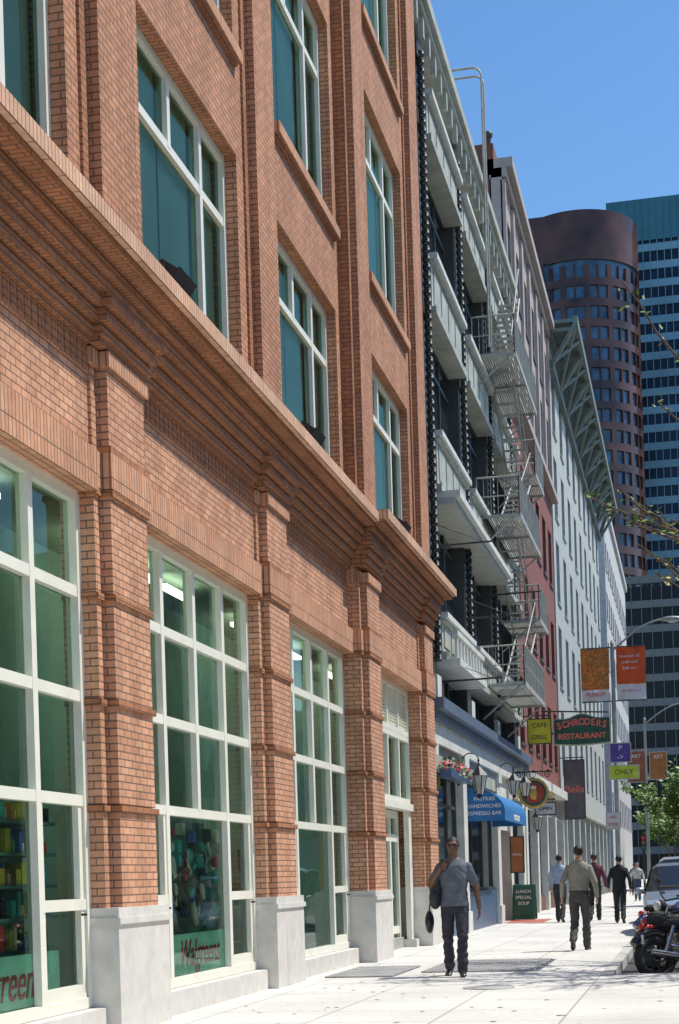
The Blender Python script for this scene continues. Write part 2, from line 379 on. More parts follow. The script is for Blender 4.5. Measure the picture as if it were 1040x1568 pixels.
for a,b,k in((32.12,36.1,0),(36.72,42.6,1),(43.22,45.6,2),(46.22,49.1,1)):
    if k!=2:
        w.fb(5.2,5.7,a,b,-.05,.95,4)
        window(f,g,5.3,a,b,.95,3.6,[a+(b-a)/3,a+(b-a)*2/3],[2.9],t=.08,dep=.08,fm=1)
        w.fb(5.15,5.7,a,b,3.6,4.1,0)
    else:
        window(f,g,5.4,a,b,0.0,2.6,[(a+b)/2],[2.1],t=.14,dep=.08,fm=2); w.fb(5.2,5.7,a,b,2.6,4.1,1)
BL=M('blue_tile',(.04,.09,.17),.35); SB=M('slate_blue_trim',(.10,.14,.20),.5); WOOD=M('door_wood',(.30,.13,.05),.5,stretch=(6,6,.6))
w.build('stone_facade',[G2,WH,G2D,SB,BL,PG],B2); g.build('windows',[GDK],B2); f.build('window_frames',[WH,G2D,WOOD,G2],B2); o.build('rope_moulding',[M('rope_iron',(.035,.04,.038),.5)],B2)
rods=MB()
for (y,z) in((33.2,8.4),(38.0,7.6),(34.0,5.6),(44,9.2)):
    rods.cyl((-5.2,y,z),(-3.9,y,z+.02),.025,.02,8); rods.cyl((-5.2,y,z+.5),(-4.1,y,z+.02),.008,.008,5)
rods.build('flag_rods',[BLACK],B2)
# fire escape
FE=empty('fire_escape',(-4.6,44,10)); m=MB()
def rail(p,q,h=1.0,n=None):
    p=Vector(p);q=Vector(q);L=(q-p).length;n=n or max(2,int(L/.16))
    up=Vector((0,0,h))
    m.cyl(p+up,q+up,.022,n=6); m.cyl(p+up*.5,q+up*.5,.014,n=5)
    for i in range(n+1):
        r=p+(q-p)*i/n; m.cyl(r,r+up,.011 if i%6 else .02,n=4)
def platform(y0,y1,z,d0=4.1,d1=5.2):
    k=int((d1-d0)/.06)
    for i in range(k+1): m.fb(d0+i*.06,d0+i*.06+.035,y0,y1,z,z+.03)
    for y in(y0,(y0+y1)/2,y1): m.fb(d0,d1,y-.03,y+.03,z-.06,z-.002)
    m.fb(d0-.03,d0,y0,y1,z-.08,z+.05)
    for y in(y0,y1): m.cyl((-d0-.1,y,z-.05),(-d1,y,z-.9),.025,n=6)
    rail((-d0,y0,z),(-d0,y1,z)); rail((-d0,y0,z),(-d1,y0,z)); rail((-d0,y1,z),(-d1,y1,z))
for z in(14.9,10.7,6.3): platform(40.8,46.4,z)
for z in(12.9,8.7): platform(45.6,48.2,z)
def stair(y0,z0,y1,z1,d):
    for dd in(d,d+.55): m.cyl((-dd,y0,z0),(-dd,y1,z1),.03,n=6)
    n=int(abs(z1-z0)/.22)
    for i in range(1,n):
        t=i/n; m.obox((-d-.275,y0+(y1-y0)*t,z0+(z1-z0)*t),(.27,0,0),(0,.09,0),(0,0,.012))
    m.cyl((-d,y0,z0+.85),(-d,y1,z1+.85),.02,n=6)
for z in(6.3,10.7):
    stair(42,z,46,z+2.1,4.25); stair(46.5,z+2.2,43,z+4.2,4.4)
stair(42,14.9,44.5,17.6,4.3)
for yy in(40.5,40.95):
    pts=[(-4.72,yy,15),(-4.72,yy,21.9)]
    for k in range(7):
        a=math.pi*k/6*.5; pts.append((-4.72-.25+.25*math.cos(a),yy,22.0+.25*math.sin(a)))
    pts.append((-5.8,yy,22.25)); pts.append((-5.8,yy,19.8)); m.tube(pts,.03)
z=15.2
while z<20: m.cyl((-4.72,40.5,z),(-4.72,40.95,z),.014,n=5); z+=.3
m.build('steel_platforms',[M('galvanised_grey',(.38,.39,.35),.5)],FE)

# ------------------------------------------------------------ red building (3)
B3=empty('red_brick_building',(-5.2,57,0)); w=MB();g=MB();f=MB()
y0,y1=49.85,65.4
w.fb(5.65,22,y0,y1,-.1,23.6,2)
rows=[(5.6,7.8),(9.3,11.5),(13.0,15.2)]
facade(w,g,f,5.25,y0,y1,6,rows,16.8,4.6,0,win_w=.55)
facade(w,g,f,5.25,y0,y1,6,[(17.6,19.9),(20.7,22.6)],23.8,16.8,1,win_w=.72)
w.fb(4.95,5.6,y0,y1,16.6,16.85,1); w.fb(4.9,5.7,y0,y1,23.8,24.1,1); w.fb(5.1,5.7,y0,y1,23.5,23.798,1)
for k in range(7):
    c=y0+k*(y1-y0)/6; w.fb(5.15,5.3,max(y0,c-.25),min(y1,c+.25),16.9,23.4,1)
w.fb(4.9,5.7,y0,y1,4.3,4.62,3); w.fb(5.3,5.65,y0,y1,3.5,4.3,1)
for k in range(5):
    c=y0+.1+k*3.7; w.fb(5.1,5.6,c,c+.55,-.05,3.5,3)
    if k<4:
        window(f,g,5.35,c+.55,c+3.7,.5,3.5,[c+1.6,c+2.7],[2.7],t=.08,dep=.08); w.fb(5.25,5.6,c+.55,c+3.7,-.05,.5,2)
w.fb(5.5,9,y0,y0+1.2,23.6,24.6,2); w.cyl((-5.7,y0+.6,24.6),(-5.7,y0+.6,25.1),.08,.08,8,4); w.ell((-5.7,y0+.6,25.15),(.14,.14,.14),4)
MAR=M('maroon_paint',(.23,.085,.065),.8,na=.15); PNK=M('pink_grey_stone',(.40,.345,.32),.7,na=.14)
w.build('walls',[MAR,PNK,M('brown_brick_side',(.16,.07,.045),.85),WH,G2D],B3); g.build('windows',[GDK],B3); f.build('window_frames',[M('dark_frame',(.1,.09,.09),.5)],B3)
# ------------------------------------------------------------ white building with bracketed cornice (4)
B4=empty('white_office_building',(-5.2,83,0)); w=MB();g=MB();f=MB()
y0,y1=65.5,100.5
w.fb(5.65,24,y0,y1,-.1,23.2,0)
rows=[(5.6,8.2),(9.2,11.8),(12.8,15.4),(16.4,19.0),(20.0,22.4)]
facade(w,g,f,5.2,y0,y1,9,rows,23.4,4.6,0,win_w=.42)
for k in range(10):
    c=y0+k*(y1-y0)/9
    w.fb(5.0,5.6,max(y0,c-.35),min(y1,c+.35),-.05,4.0,0)
    if k<9: g.add([(-5.5,c,0),(-5.5,c+3.88,0),(-5.5,c+3.88,4),(-5.5,c,4)],[(0,1,2,3)])
w.fb(4.85,5.6,y0,y1,4.0,4.6,0)
t=MB()
w.fb(4.15,5.6,y0,y1+.3,24.1,24.25,1)
t.fb(3.95,4.15,y0,y1+.5,23.95,24.35); t.fb(5.0,5.25,y0,y1+.5,22.3,22.6); t.fb(5.0,5.2,y0,y1+.5,23.8,24.09)
n=9
for k in range(n+1):
    y=y0+.1+k*(y1-y0)/n
    t.obox(((-4.05-5.1)/2,y,23.2),(.53,0,.85),(0,.12,0),(-.05,0,.05))
    t.fb(4.1,5.1,y-.1,y+.1,23.75,23.9)
    if k<n:
        yn=y+(y1-y0)/n
        t.cyl((-4.1,y,23.95),(-5.1,yn,22.5),.11,n=6); t.cyl((-5.1,y,22.5),(-4.1,y+(y1-y0)/n*.5,23.95),.11,n=6)
LG=M('light_grey_paint',(.43,.455,.43),.7,na=.12); LGD=M('verdigris_grey',(.15,.19,.17),.6)
w.build('walls',[LG,LGD],B4); g.build('windows',[M('grey_glass',(.08,.11,.11),.1)],B4); f.build('window_frames',[M('pale_frame',(.3,.34,.32),.5)],B4); t.build('bracketed_cornice',[LGD],B4)
# building 5
B5=empty('concrete_building',(-12,125,0)); w=MB();g=MB();f=MB()
w.fb(5.75,26,113,150,-.1,27.5,0); facade(w,g,f,5.4,113,150,12,[(5+3.6*k,7+3.6*k) for k in range(6)],27.5,-.05,0,win_w=.6)
w.fb(5.2,26,112.9,150,27.5,28.0,0)
w.build('walls',[M('pale_concrete',(.50,.50,.49),.7)],B5); g.build('windows',[GDK],B5); f.build('window_frames',[LG],B5)
# ------------------------------------------------------------ towers
T1=empty('round_granite_tower',(-19,310,0)); w=MB();g=MB()
cx,cy,rr=-18.4,311,11.7; top=126
def ring(z0,z1,r,m,mb):
    n=72; vs=[];fs=[]
    for z in(z0,z1):
        for i in range(n):
            a=2*math.pi*i/n; vs.append((cx+r*math.cos(a),cy+r*math.sin(a),z))
    mb.add(vs,[(i,(i+1)%n,n+(i+1)%n,n+i) for i in range(n)],m,True); mb.add(vs,[tuple(range(n-1,-1,-1)),tuple(range(n,2*n))],m)
ring(0,top-9,rr-.45,0,g)
ring(top-9,top,rr,0,w); ring(top,top+.5,rr-.4,0,w)
z=3
while z<top-10:
    ring(z-.1,z+1.35,rr,0,w)
    for i in range(32):
        a=2*math.pi*i/32; wd=.5 if i%2 else .16
        c=Vector((cx+(rr-.25)*math.cos(a),cy+(rr-.25)*math.sin(a),z+2.6))
        w.obox(c,(.26*math.cos(a),.26*math.sin(a),0),(-wd*math.sin(a),wd*math.cos(a),0),(0,0,1.3),0)
    z+=3.9
xl=cx-rr-1.3
w.box(xl,cx-2,cy-rr+.7,cy+8,top-9,top,0)
g.box(xl+.5,cx-2,cy-rr+1.3,cy+8,0,top-9,0)
z=3
while z<top-10:
    w.box(xl,cx-4,cy-rr+.7,cy-rr+1.4,z-.1,z+1.35,0); z+=3.9
for i in range(6): w.box(xl+i*1.6,xl+i*1.6+(.3 if i%2 else .8),cy-rr+.72,cy-rr+1.4,0,top-9,0)
w.build('granite_cladding',[M('polished_brown_granite',(.075,.034,.022),.16,ns=.12,na=.8)],T1)
g.build('curved_windows',[M('tower_glass',(.05,.11,.19),.08,ns=.3,na=.6)],T1)
T2=empty('glass_office_tower',(0,350,0)); w=MB();g=MB()
X0,X1,Yf,Zt=-14,40,345,146
g.box(X0+.3,X1,Yf+.3,Yf+30,0,Zt-8,0)
w.box(X0,X1,Yf,Yf+30,Zt-9,Zt,1)
z=2
while z<Zt-9:
    w.box(X0,X1,Yf,Yf+1,z,z+1.6,0); w.box(X0,X0+1,Yf+1,Yf+30,z,z+1.6,0); z+=3.9
x=X0
while x<X1:
    w.box(x,x+.15,Yf-.08,Yf+.5,0,Zt-9,0); w.box(x,x+.12,Yf-.12,Yf,Zt-9,Zt,1); x+=1.5
w.build('spandrels',[M('teal_spandrel',(.15,.31,.40),.3,ns=.1,na=.2),M('teal_crown',(.04,.17,.22),.3,ns=.2,na=.15)],T2)
g.build('ribbon_windows',[M('ribbon_glass',(.008,.02,.045),.15,ns=.2,na=.6,spec=.25)],T2)
B6=empty('dark_office_building',(0,240,0)); w=MB();g=MB()
g.box(-10.4,29,240.4,260,0,44,0)
z=0
while z<45: w.box(-10.8,30,240,241,z,z+1.1,0); w.box(-10.8,-10,240,260,z,z+1.1,0); z+=3.7
for k in range(28): w.box(-10.8+k*1.5,-10.7+k*1.5,239.95,240.5,0,45,0)
w.build('spandrels',[M('grey_spandrel',(.11,.13,.14),.6)],B6); g.build('windows',[M('near_black_glass',(.008,.012,.018),.2,spec=.2)],B6)
# opposite side of the street
OP=empty('opposite_buildings',(18,60,0)); w=MB()
hs=[13,17,11,15,19,12,16,14]
y=-20
for i,h in enumerate(hs):
    L=random.uniform(20,30)
    w.box(16.5,34,y,y+L,-.1,h,i%3)
    for k in range(int(L/2.4)):
        for z in range(1,int(h/3.6)): w.box(16.44,16.5,y+.6+k*2.4,y+2+k*2.4,z*3.6+.8,z*3.6+2.8,3)
    y+=L+.05
w.build('facades',[M('tan_stone',(.38,.33,.26),.8),M('olive_stone',(.25,.28,.22),.8),M('grey_stone2',(.33,.33,.32),.8),GDK],OP)

# ------------------------------------------------------------ ground
w=MB(); w.box(-1500,1500,-600,2500,-.4,-.15); w.build('ground',[M('ground_grey',(.16,.16,.15),.9)])
ASP=M('asphalt',(.055,.055,.056),.85,ns=30,na=.3,bump=.1)
w=MB(); w.add([(-60,-30,-.146),(13,-30,-.146),(13,600,-.146),(-60,600,-.146)],[(0,1,2,3)]); w.build('road',[ASP])
w=MB(); w.box(-60,-1.2,-10,101,-.4,0); w.box(-1.2,6,-10,20.6,-.4,0); w.box(-60,-1.2,112.5,235,-.4,0); w.box(13,60,-20,235,-.4,0)
w.box(-1.2,.8,57.5,62.5,-.4,0)
w.build('sidewalk',[SIDEW])
w=MB(); w.box(-1.2,-1.05,20.6,57.5,-.4,.004); w.box(-1.2,-1.05,62.5,101,-.4,.004); w.box(-1.05,6,20.6,20.75,-.4,.004); w.build('kerb',[M('kerb_concrete',(.45,.44,.42),.8)])
w=MB()
for k in range(12): w.add([(1+k*1,102.5,-.142),(1.5+k,102.5,-.142),(1.5+k,106,-.142),(1+k,106,-.142)],[(0,1,2,3)])
for k in range(14): w.add([(5.4,25+k*8,-.142),(5.52,25+k*8,-.142),(5.52,28+k*8,-.142),(5.4,28+k*8,-.142)],[(0,1,2,3)])
w.build('road_markings',[M('road_paint',(.75,.75,.72),.7)])
w=MB(); rs=random.Random(3)
for k in range(260):
    x=rs.uniform(-4.9,-.2);y=rs.uniform(11,38); r=rs.uniform(.012,.035); n=7
    if x>-1.25 and y>20.4: continue
    w.add([(x+r*math.cos(i*6.283/n),y+r*math.sin(i*6.283/n),.004) for i in range(n)],[tuple(range(n))])
w.build('pavement_stains',[M('gum_dark',(.20,.195,.18),.9)])
def grating(x0,x1,y0,y1):
    m=MB(); m.add([(x0,y0,.004),(x1,y0,.004),(x1,y1,.004),(x0,y1,.004)],[(0,1,2,3)],0)
    n=int((x1-x0)/.05)
    for i in range(n): m.box(x0+i*.05,x0+i*.05+.03,y0,y1,.008,.02,1)
    n=int((y1-y0)/.5)
    for i in range(n+1): m.box(x0,x1,y0+i*.5-.012,y0+i*.5+.012,.009,.022,1)
    m.build('sidewalk_grating',[M('grate_dark',(.18,.18,.18),.8),M('grate_steel',(.46,.46,.45),.5,metal=.2)])
grating(-3.75,-2.1,21.7,24.6); grating(-4.95,-4.0,20.9,23.2)
m=MB(); m.cyl((-2.4,18.6,.0),(-2.4,18.6,.006),.3,.3,24); m.torus((-2.4,18.6,.006),(0,0,1),.3,.01,0,24,4); m.build('manhole_cover',[M('grate_steel2',(.44,.44,.43),.5)])
m=MB(); m.add([(-5.1,42.8,.004),(-4.0,42.8,.004),(-4.0,46,.004),(-5.1,46,.004)],[(0,1,2,3)]); m.build('red_entrance_paving',[M('red_tile',(.42,.13,.09),.7)])

# ------------------------------------------------------------ awning and shop front items
AW=empty('blue_awning',(-4.7,39.5,3)); m=MB()
AB=M('awning_blue',(.02,.15,.38),.7,na=.08,bump=.1); y0,y1=36.9,41.8; n=12
prof=[(-5.18,3.42)]
for k in range(n+1):
    a=math.pi/2*(1-k/n); prof.append((-5.18+.92*math.cos(a),2.85+.57*math.sin(a)))
prof.append((-4.26,2.62)); prof.append((-5.18,2.62))
L=len(prof); vs=[(x,y0,z) for x,z in prof]+[(x,y1,z) for x,z in prof]
m.add(vs,[(i,i+1,L+i+1,L+i) for i in range(L-2)],0); m.add(vs,[tuple(range(L-1,-1,-1)),tuple(range(L,2*L))],0)
m.build('canvas',[AB],AW)
WT=M('white_lettering',(.8,.8,.78),.6)
for i,s in enumerate(('PASTRIES','SANDWICHES','ESPRESSO BAR')): text(s,(-4.74,y0-.006,3.14-i*.17),FACE_CAM,.125,WT,AW)
text('ESPRESSO BAR',(-4.253,39.4,2.74),FACE_ST,.2,WT,AW)
def lantern(x,y,z,s=1):
    e=empty('wall_lantern',(x,y,z)); m=MB()
    m.cyl((x,y,z-.28*s),(x,y,z+.1*s),.09*s,.17*s,6,1,False); m.cyl((x,y,z+.1*s),(x,y,z+.3*s),.2*s,.03*s,6,0,False)
    m.cyl((x,y,z+.3*s),(x,y,z+.42*s),.03*s,.01,6); m.ell((x,y,z+.42*s),(.03,.03,.03)); m.ell((x,y,z-.32*s),(.05*s,.05*s,.06*s))
    for i in range(6):
        a=i*math.pi/3; m.cyl((x+.09*s*math.cos(a),y+.09*s*math.sin(a),z-.28*s),(x+.17*s*math.cos(a),y+.17*s*math.sin(a),z+.1*s),.012,n=4)
    pts=[(x,y,z+.4*s)]
    for k in range(9):
        a=math.pi*k/8; pts.append((x-.18+.18*math.cos(a),y,z+.45*s+.14*math.sin(a)))
    pts.append((-5.15,y,z+.2)); m.tube(pts,.014); m.cyl((-5.15,y,z-.1),(-5.15,y,z+.5),.03)
    m.build('lantern_body',[BLACK,M('frosted_glass',(.55,.55,.5),.3)],e)
lantern(-4.68,35.6,3.5,1.1); lantern(-4.7,43.0,3.8); lantern(-4.7,49.4,3.0); lantern(-4.7,46.0,3.9)
FB=empty('flower_basket',(-4.9,34,3.7)); m=MB(); m.fb(4.85,5.1,32.5,35.4,3.42,3.6,0)
for k in range(420):
    y=random.uniform(32.5,35.4); c=Vector((-4.97+random.gauss(0,.08),y,3.66+random.gauss(0,.07)+.06*math.sin(y*5)))
    a=Vector((random.uniform(-1,1),random.uniform(-1,1),random.uniform(-1,1))).normalized()*.035; b=a.orthogonal().normalized()*.03
    m.add([c-a-b,c+a-b,c+a+b,c-a+b],[(0,1,2,3)],1 if k%5<3 else (2 if k%2 else 3))
m.build('box_and_flowers',[BL,M('leaf_green',(.05,.12,.03),.6),M('flower_red',(.6,.04,.06),.6),M('flower_pink',(.7,.35,.4),.6)],FB)
def scroll(m,x,y,z,s,mi=0):
    pts=[]
    for k in range(30):
        a=k*.42; r=s*(1-k/32); pts.append((x+r*math.cos(a),y,z+r*math.sin(a)))
    m.tube(pts,.014,mi,5)
RS=empty('round_hanging_sign',(-4.62,46.5,3.7)); m=MB(); c=(-4.5,46.5,3.72)
m.cyl((c[0],c[1]-.03,c[2]),(c[0],c[1]+.03,c[2]),.40,.40,28,0,False); m.cyl((c[0],c[1]-.045,c[2]),(c[0],c[1]-.03,c[2]),.30,.30,28,1,False)
m.torus(c,(0,1,0),.41,.045,2); m.ell((c[0],c[1]-.05,c[2]-.04),(.12,.03,.17),2); m.ell((c[0],c[1]-.05,c[2]+.16),(.09,.03,.06),3)
for dx in(-.62,.0,.62): scroll(m,c[0]+dx*.7,c[1],c[2]+.55,.13,4)
for sx in(-1,1): scroll(m,c[0]+sx*.52,c[1],c[2]-.1,.12,2)
m.cyl((-5.2,46.5,4.35),(-3.95,46.5,4.35),.025,.02,8,4); m.cyl((c[0]-.2,c[1],c[2]+.38),(c[0]-.2,c[1],4.35),.01,n=5,m=4); m.cyl((c[0]+.2,c[1],c[2]+.38),(c[0]+.2,c[1],4.35),.01,n=5,m=4)
GOLD=M('gilt',(.50,.34,.10),.4,metal=.5)
m.build('crest_disc',[M('sign_dkgreen',(.03,.09,.06),.5),M('sign_red',(.35,.04,.03),.5),GOLD,M('cream_paint',(.7,.65,.5),.5),BLACK],RS)
def board(name,x,y,z,w,h,col,frame=None,arm=True,lines=(),tcol=WT,ts=.2,wallx=-5.2,dep=.06):
    e=empty(name,(x,y,z)); m=MB(); m.box(x-w/2,x+w/2,y-dep/2,y+dep/2,z-h/2,z+h/2,0)
    fm=frame or BLACK
    for a,b,c_,d_ in((-w/2-.03,w/2+.03,h/2,h/2+.03),(-w/2-.03,w/2+.03,-h/2-.03,-h/2)): m.box(x+a,x+b,y-dep/2-.01,y+dep/2+.01,z+c_,z+d_,1)
    for a in(-w/2-.03,w/2): m.box(x+a,x+a+.03,y-dep/2-.01,y+dep/2+.01,z-h/2,z+h/2,1)
    if arm:
        m.cyl((wallx,y,z+h/2+.12),(x+w/2,y,z+h/2+.12),.022,.022,8,2)
        for s_ in(-.35,.35): m.cyl((x+s_*w,y,z+h/2),(x+s_*w,y,z+h/2+.12),.012,n=5,m=2)
    m.build('sign_board',[col,fm,BLACK],e)
    n=len(lines)
    for i,s in enumerate(lines): text(s,(x,y-dep/2-.006,z+h/2-h*(i+.5)/n),FACE_CAM,ts,tcol,e)
    return e
x,y,z=-3.78,58.0,6.55; e=empty('restaurant_sign',(x,y,z)); m=MB()
top=[];N=24
for i in range(N+1):
    t=-1+2*i/N; top.append((x+t*1.0,z+.33+.17*math.cos(t*math.pi/2*1.0)+.05*math.cos(t*math.pi*2)))
bot=[(x+1.0-2*i/N,z-.48+.0*i-.05*math.sin(math.pi*i/N)) for i in range(N+1)]
poly=[top[0]]+top[1:]+bot
def plate(poly,y0_,y1_,mi):
    Lp=len(poly); vs=[(a,y0_,b) for a,b in poly]+[(a,y1_,b) for a,b in poly]
    m.add(vs,[tuple(range(Lp)),tuple(range(2*Lp-1,Lp-1,-1))]+[(i,(i+1)%Lp,Lp+(i+1)%Lp,Lp+i) for i in range(Lp)],mi)
plate(poly,y-.1,y+.1,0)
poly2=[(x+(a-x)*1.05,z+(b-z)*1.09) for a,b in poly]; plate(poly2,y-.08,y+.08,1)
m.cyl((-5.25,y,z+.75),(-2.8,y,z+.6),.03,n=6,m=2); m.cyl((-5.25,y,z-.1),(-4.7,y,z-.1),.04,n=6,m=2)
m.build('sign_board',[M('sign_green',(.015,.10,.07),.4),M('sign_cream_rim',(.45,.5,.38),.5),BLACK],e)
SR=M('sign_red_letters',(.85,.20,.14),.5)
word='SCHRODERS'
for i,ch in enumerate(word):
    t=(i-4)/4.0; text(ch,(x+t*.82,y-.108,z+.15+.13*math.cos(t*math.pi/2)),(R(90),R(t*12),0),.34,SR,e,sx=.85,bold=.009)
text('RESTAURANT',(x,y-.108,z-.24),FACE_CAM,.28,SR,e,bold=.008)
board('yellow_hanging_sign',-4.55,49.5,5.8,.7,.75,M('sign_yellow',(.65,.55,.03),.5),lines=('CAFE','GRILL'),tcol=BLACK,ts=.2)
board('cafe_blade_sign',-4.62,65.2,4.75,.8,2.4,M('sign_charcoal',(.12,.11,.12),.5),lines=('','Bella',''),tcol=SR,ts=.42)
board('hanging_white_sign',-4.4,49.2,3.35,.6,.35,M('sign_white',(.6,.6,.58),.5),lines=('OPEN',),tcol=BLACK,ts=.16)
board('orange_wall_sign',-4.9,45.2,1.9,.35,1.0,M('sign_orange',(.4,.15,.05),.5),arm=False,lines=('MENU',),ts=.1)
e=empty('sandwich_board',(-4.75,45.4,.5)); m=MB()
for s_ in(-1,1):
    c=Vector((-4.75,45.4+s_*.17,.53)); u=Vector((0,-s_*.14,.5))
    m.obox(c,(.33,0,0),(0,.015,0),u,0); m.obox(c+Vector((0,s_*.02,.02)),(.27,0,0),(0,.006,0),u*.82,1)
m.build('boards',[M('board_green',(.02,.13,.07),.6),M('chalk_green',(.03,.09,.05),.8)],e)
for i,s in enumerate(('LUNCH','SPECIAL','SOUP','$7.95')): text(s,(-4.75,45.4-.25+.05*i*-0,.83-.17*i),(R(75),0,0),.13,WT,e)
# ------------------------------------------------------------ street lamps
def street_lamp(x,y,h,arm):
    e=empty('street_lamp',(x,y,0)); m=MB()
    m.cyl((x,y,0),(x,y,.5),.17,.13,12); m.cyl((x,y,.5),(x,y,h),.095,.06,12)
    pts=[]
    for k in range(9):
        t=k/8; pts.append((x+arm*t,y,h-.25+ .95*math.sin(t*math.pi/2)))
    m.tube(pts,.035); hx=x+arm
    m.ell((hx+.2,y,h+.69),(.36,.13,.09),0); m.ell((hx+.25,y,h+.63),(.22,.1,.08),1)
    m.cyl((x,y,h),(x,y,h+.1),.07,.03,8)
    m.build('pole',[M('lamp_steel',(.33,.36,.34),.45,metal=.3),M('lamp_lens',(.6,.6,.55),.2)],e)
    return e
SL=street_lamp(-2.37,52.8,8.9,1.75)
BR1=M('banner_orange',(.72,.10,.02),.7); BW=M('banner_white',(.72,.72,.70),.7)
def artmat():
    m,nt,b=newmat('banner_art'); tc=nt.nodes.new('ShaderNodeTexCoord'); n=nt.nodes.new('ShaderNodeTexVoronoi'); n.inputs['Scale'].default_value=5
    r=nt.nodes.new('ShaderNodeValToRGB'); el=r.color_ramp.elements; el[0].color=(.60,.05,.02,1); el[1].color=(.85,.65,.10,1)
    a=el.new(.35); a.color=(.80,.28,.04,1); c=el.new(.6); c.color=(.35,.10,.03,1)
    no=nt.nodes.new('ShaderNodeTexNoise'); no.inputs['Scale'].default_value=3; no.inputs['Detail'].default_value=4
    nt.links.new(tc.outputs['Object'],no.inputs['Vector']); nt.links.new(no.outputs['Color'],n.inputs['Vector'])
    nt.links.new(n.outputs['Distance'],r.inputs[0]); nt.links.new(r.outputs[0],b.inputs['Base Color']); b.inputs['Roughness'].default_value=.7; return m
ART=artmat()
def banner(xa,xb,z0,z1,y,art):
    e=empty('street_banner',((xa+xb)/2,y,(z0+z1)/2)); m=MB(); n=8
    def wavy(za,zb,mi,off=0):
        vs=[];fs=[]
        for j in range(5):
            for i in range(n+1):
                u=i/n; vs.append((xa+(xb-xa)*u,y+off+.03*math.sin(u*6+j),za+(zb-za)*j/4))
        for j in range(4):
            for i in range(n): fs.append((j*(n+1)+i,j*(n+1)+i+1,(j+1)*(n+1)+i+1,(j+1)*(n+1)+i))
        m.add(vs,fs,mi,True)
    zc=z0+(z1-z0)*(.22 if art else .3)
    wavy(zc,z1,0); wavy(z0,zc-.002,1)
    m.cyl((-2.37,y,z1+.02),(xa if abs(xa+2.37)>abs(xb+2.37) else xb,y,z1+.02),.02,n=6,m=2)
    m.cyl((-2.37,y,z0-.02),(xa if abs(xa+2.37)>abs(xb+2.37) else xb,y,z0-.02),.02,n=6,m=2)
    m.build('cloth',[ART if art else BR1,BW,BLACK],e)
    if not art:
        for i,s in enumerate(('museum of','craft and','folk art')): text(s,((xa+xb)/2-.05,y-.06,z1-.3-.2*i),FACE_CAM,.15,WT,e)
        text('on view now',((xa+xb)/2,y-.06,z0+.3),FACE_CAM,.12,RED,e)
    else: text('MUSEUM',((xa+xb)/2,y-.06,z0+.22),FACE_CAM,.17,RED,e)
banner(-3.42,-2.5,7.0,8.75,52.8,True); banner(-2.25,-1.3,7.0,8.75,52.8,False)
def polesign(name,x,y,z,w,h,mat_,txt,tm,ts): 
    return board(name,x,y,z,w,h,mat_,frame=M('sign_rim',(.5,.5,.48),.5),arm=False,lines=txt,tcol=tm,ts=ts,dep=.02)
polesign('parking_sign',-2.2,52.65,5.25,.65,.6,M('sign_purple',(.10,.06,.3),.5),('P','->'),WT,.25)
polesign('yellow_street_sign',-2.1,52.65,4.6,.95,.42,M('sign_lime',(.55,.65,.05),.5),('ONLY',),BLACK,.22)
polesign('no_parking_sign',-2.5,52.65,3.0,.42,.5,M('sign_white',(.6,.6,.58),.5),('NO','STOP'),RED,.14)
SL2=street_lamp(-2.05,78,8.7,1.9)
polesign('brown_banner_sign',-2.5,77.85,6.4,.85,1.5,M('sign_brown',(.28,.10,.05),.6),('ART','',''),WT,.25)
polesign('brown_banner_sign',-1.45,77.85,6.4,.8,1.3,M('sign_orangebrown',(.42,.16,.04),.6),('ART','',''),WT,.25)
e=empty('traffic_signal',(-2.9,99.5,0)); m=MB(); m.cyl((-2.9,99.5,0),(-2.9,99.5,3),.07,.06); m.box(-3.05,-2.75,99.3,99.6,2.6,3.5,0)
for i,c in enumerate((1,2,3)): m.cyl((-2.9,99.3,3.35-.3*i),(-2.9,99.22,3.35-.3*i),.11,.11,12,c)
m.build('signal',[BLACK,M('sig_red',(.7,.03,.02),.4),M('sig_amber',(.25,.15,.02),.4),M('sig_green',(.02,.12,.05),.4)],e)

# ------------------------------------------------------------ trees
def tree(name,base,h,spread,levels,leafn,leafs,mats,lean=(0,0),z0=2.2,seed=1,skip=0):
    rnd=random.Random(seed); e=empty(name,base); m=MB(); tips=[]
    def br(p,d,L,r,l):
        n=4; q=p
        for i in range(n):
            d=(d+Vector((rnd.gauss(0,.12),rnd.gauss(0,.12),rnd.gauss(0,.06)+.04))).normalized(); q2=q+d*L/n
            m.cyl(q,q2,r*(1-.5*i/n),r*(1-.5*(i+1)/n),6,0); 
            if l<=1: tips.append((q,q2))
            if l>0 and i>=1:
                for k in range(2 if l>1 else 3):
                    a=rnd.uniform(0,6.28); s=Vector((math.cos(a),math.sin(a),rnd.uniform(.1,.7)))
                    br(q2,(d*.55+s*.8).normalized(),L*rnd.uniform(.5,.68),r*.5,l-1)
            q=q2
    b=Vector(base); t=b+Vector((lean[0]*.3,lean[1]*.3,z0)); m.cyl(b,t,.13*h/7,.10*h/7,10,0)
    for k in range(5):
        a=k*1.256+rnd.uniform(-.3,.3); br(t,Vector((math.cos(a)*.55*spread+lean[0]*.3,math.sin(a)*.55*spread,1)).normalized(),h*.48,.07*h/7,levels)
    for k in range(leafn):
        q,q2=rnd.choice(tips); c=q+(q2-q)*rnd.random()+Vector((rnd.gauss(0,.05),rnd.gauss(0,.05),rnd.gauss(0,.05)))
        a=Vector((rnd.gauss(0,1),rnd.gauss(0,1),rnd.gauss(0,.6))).normalized(); bb=a.orthogonal().normalized(); s=leafs*rnd.uniform(.6,1.3)
        m.add([c,c+a*s*.5+bb*s*.3,c+a*s,c+a*s*.5-bb*s*.3],[(0,1,2,3)],1+rnd.randrange(3))
    m.build('trunk_and_leaves',mats,e)
BK=M('bark',(.10,.075,.055),.9,ns=20,na=.4)
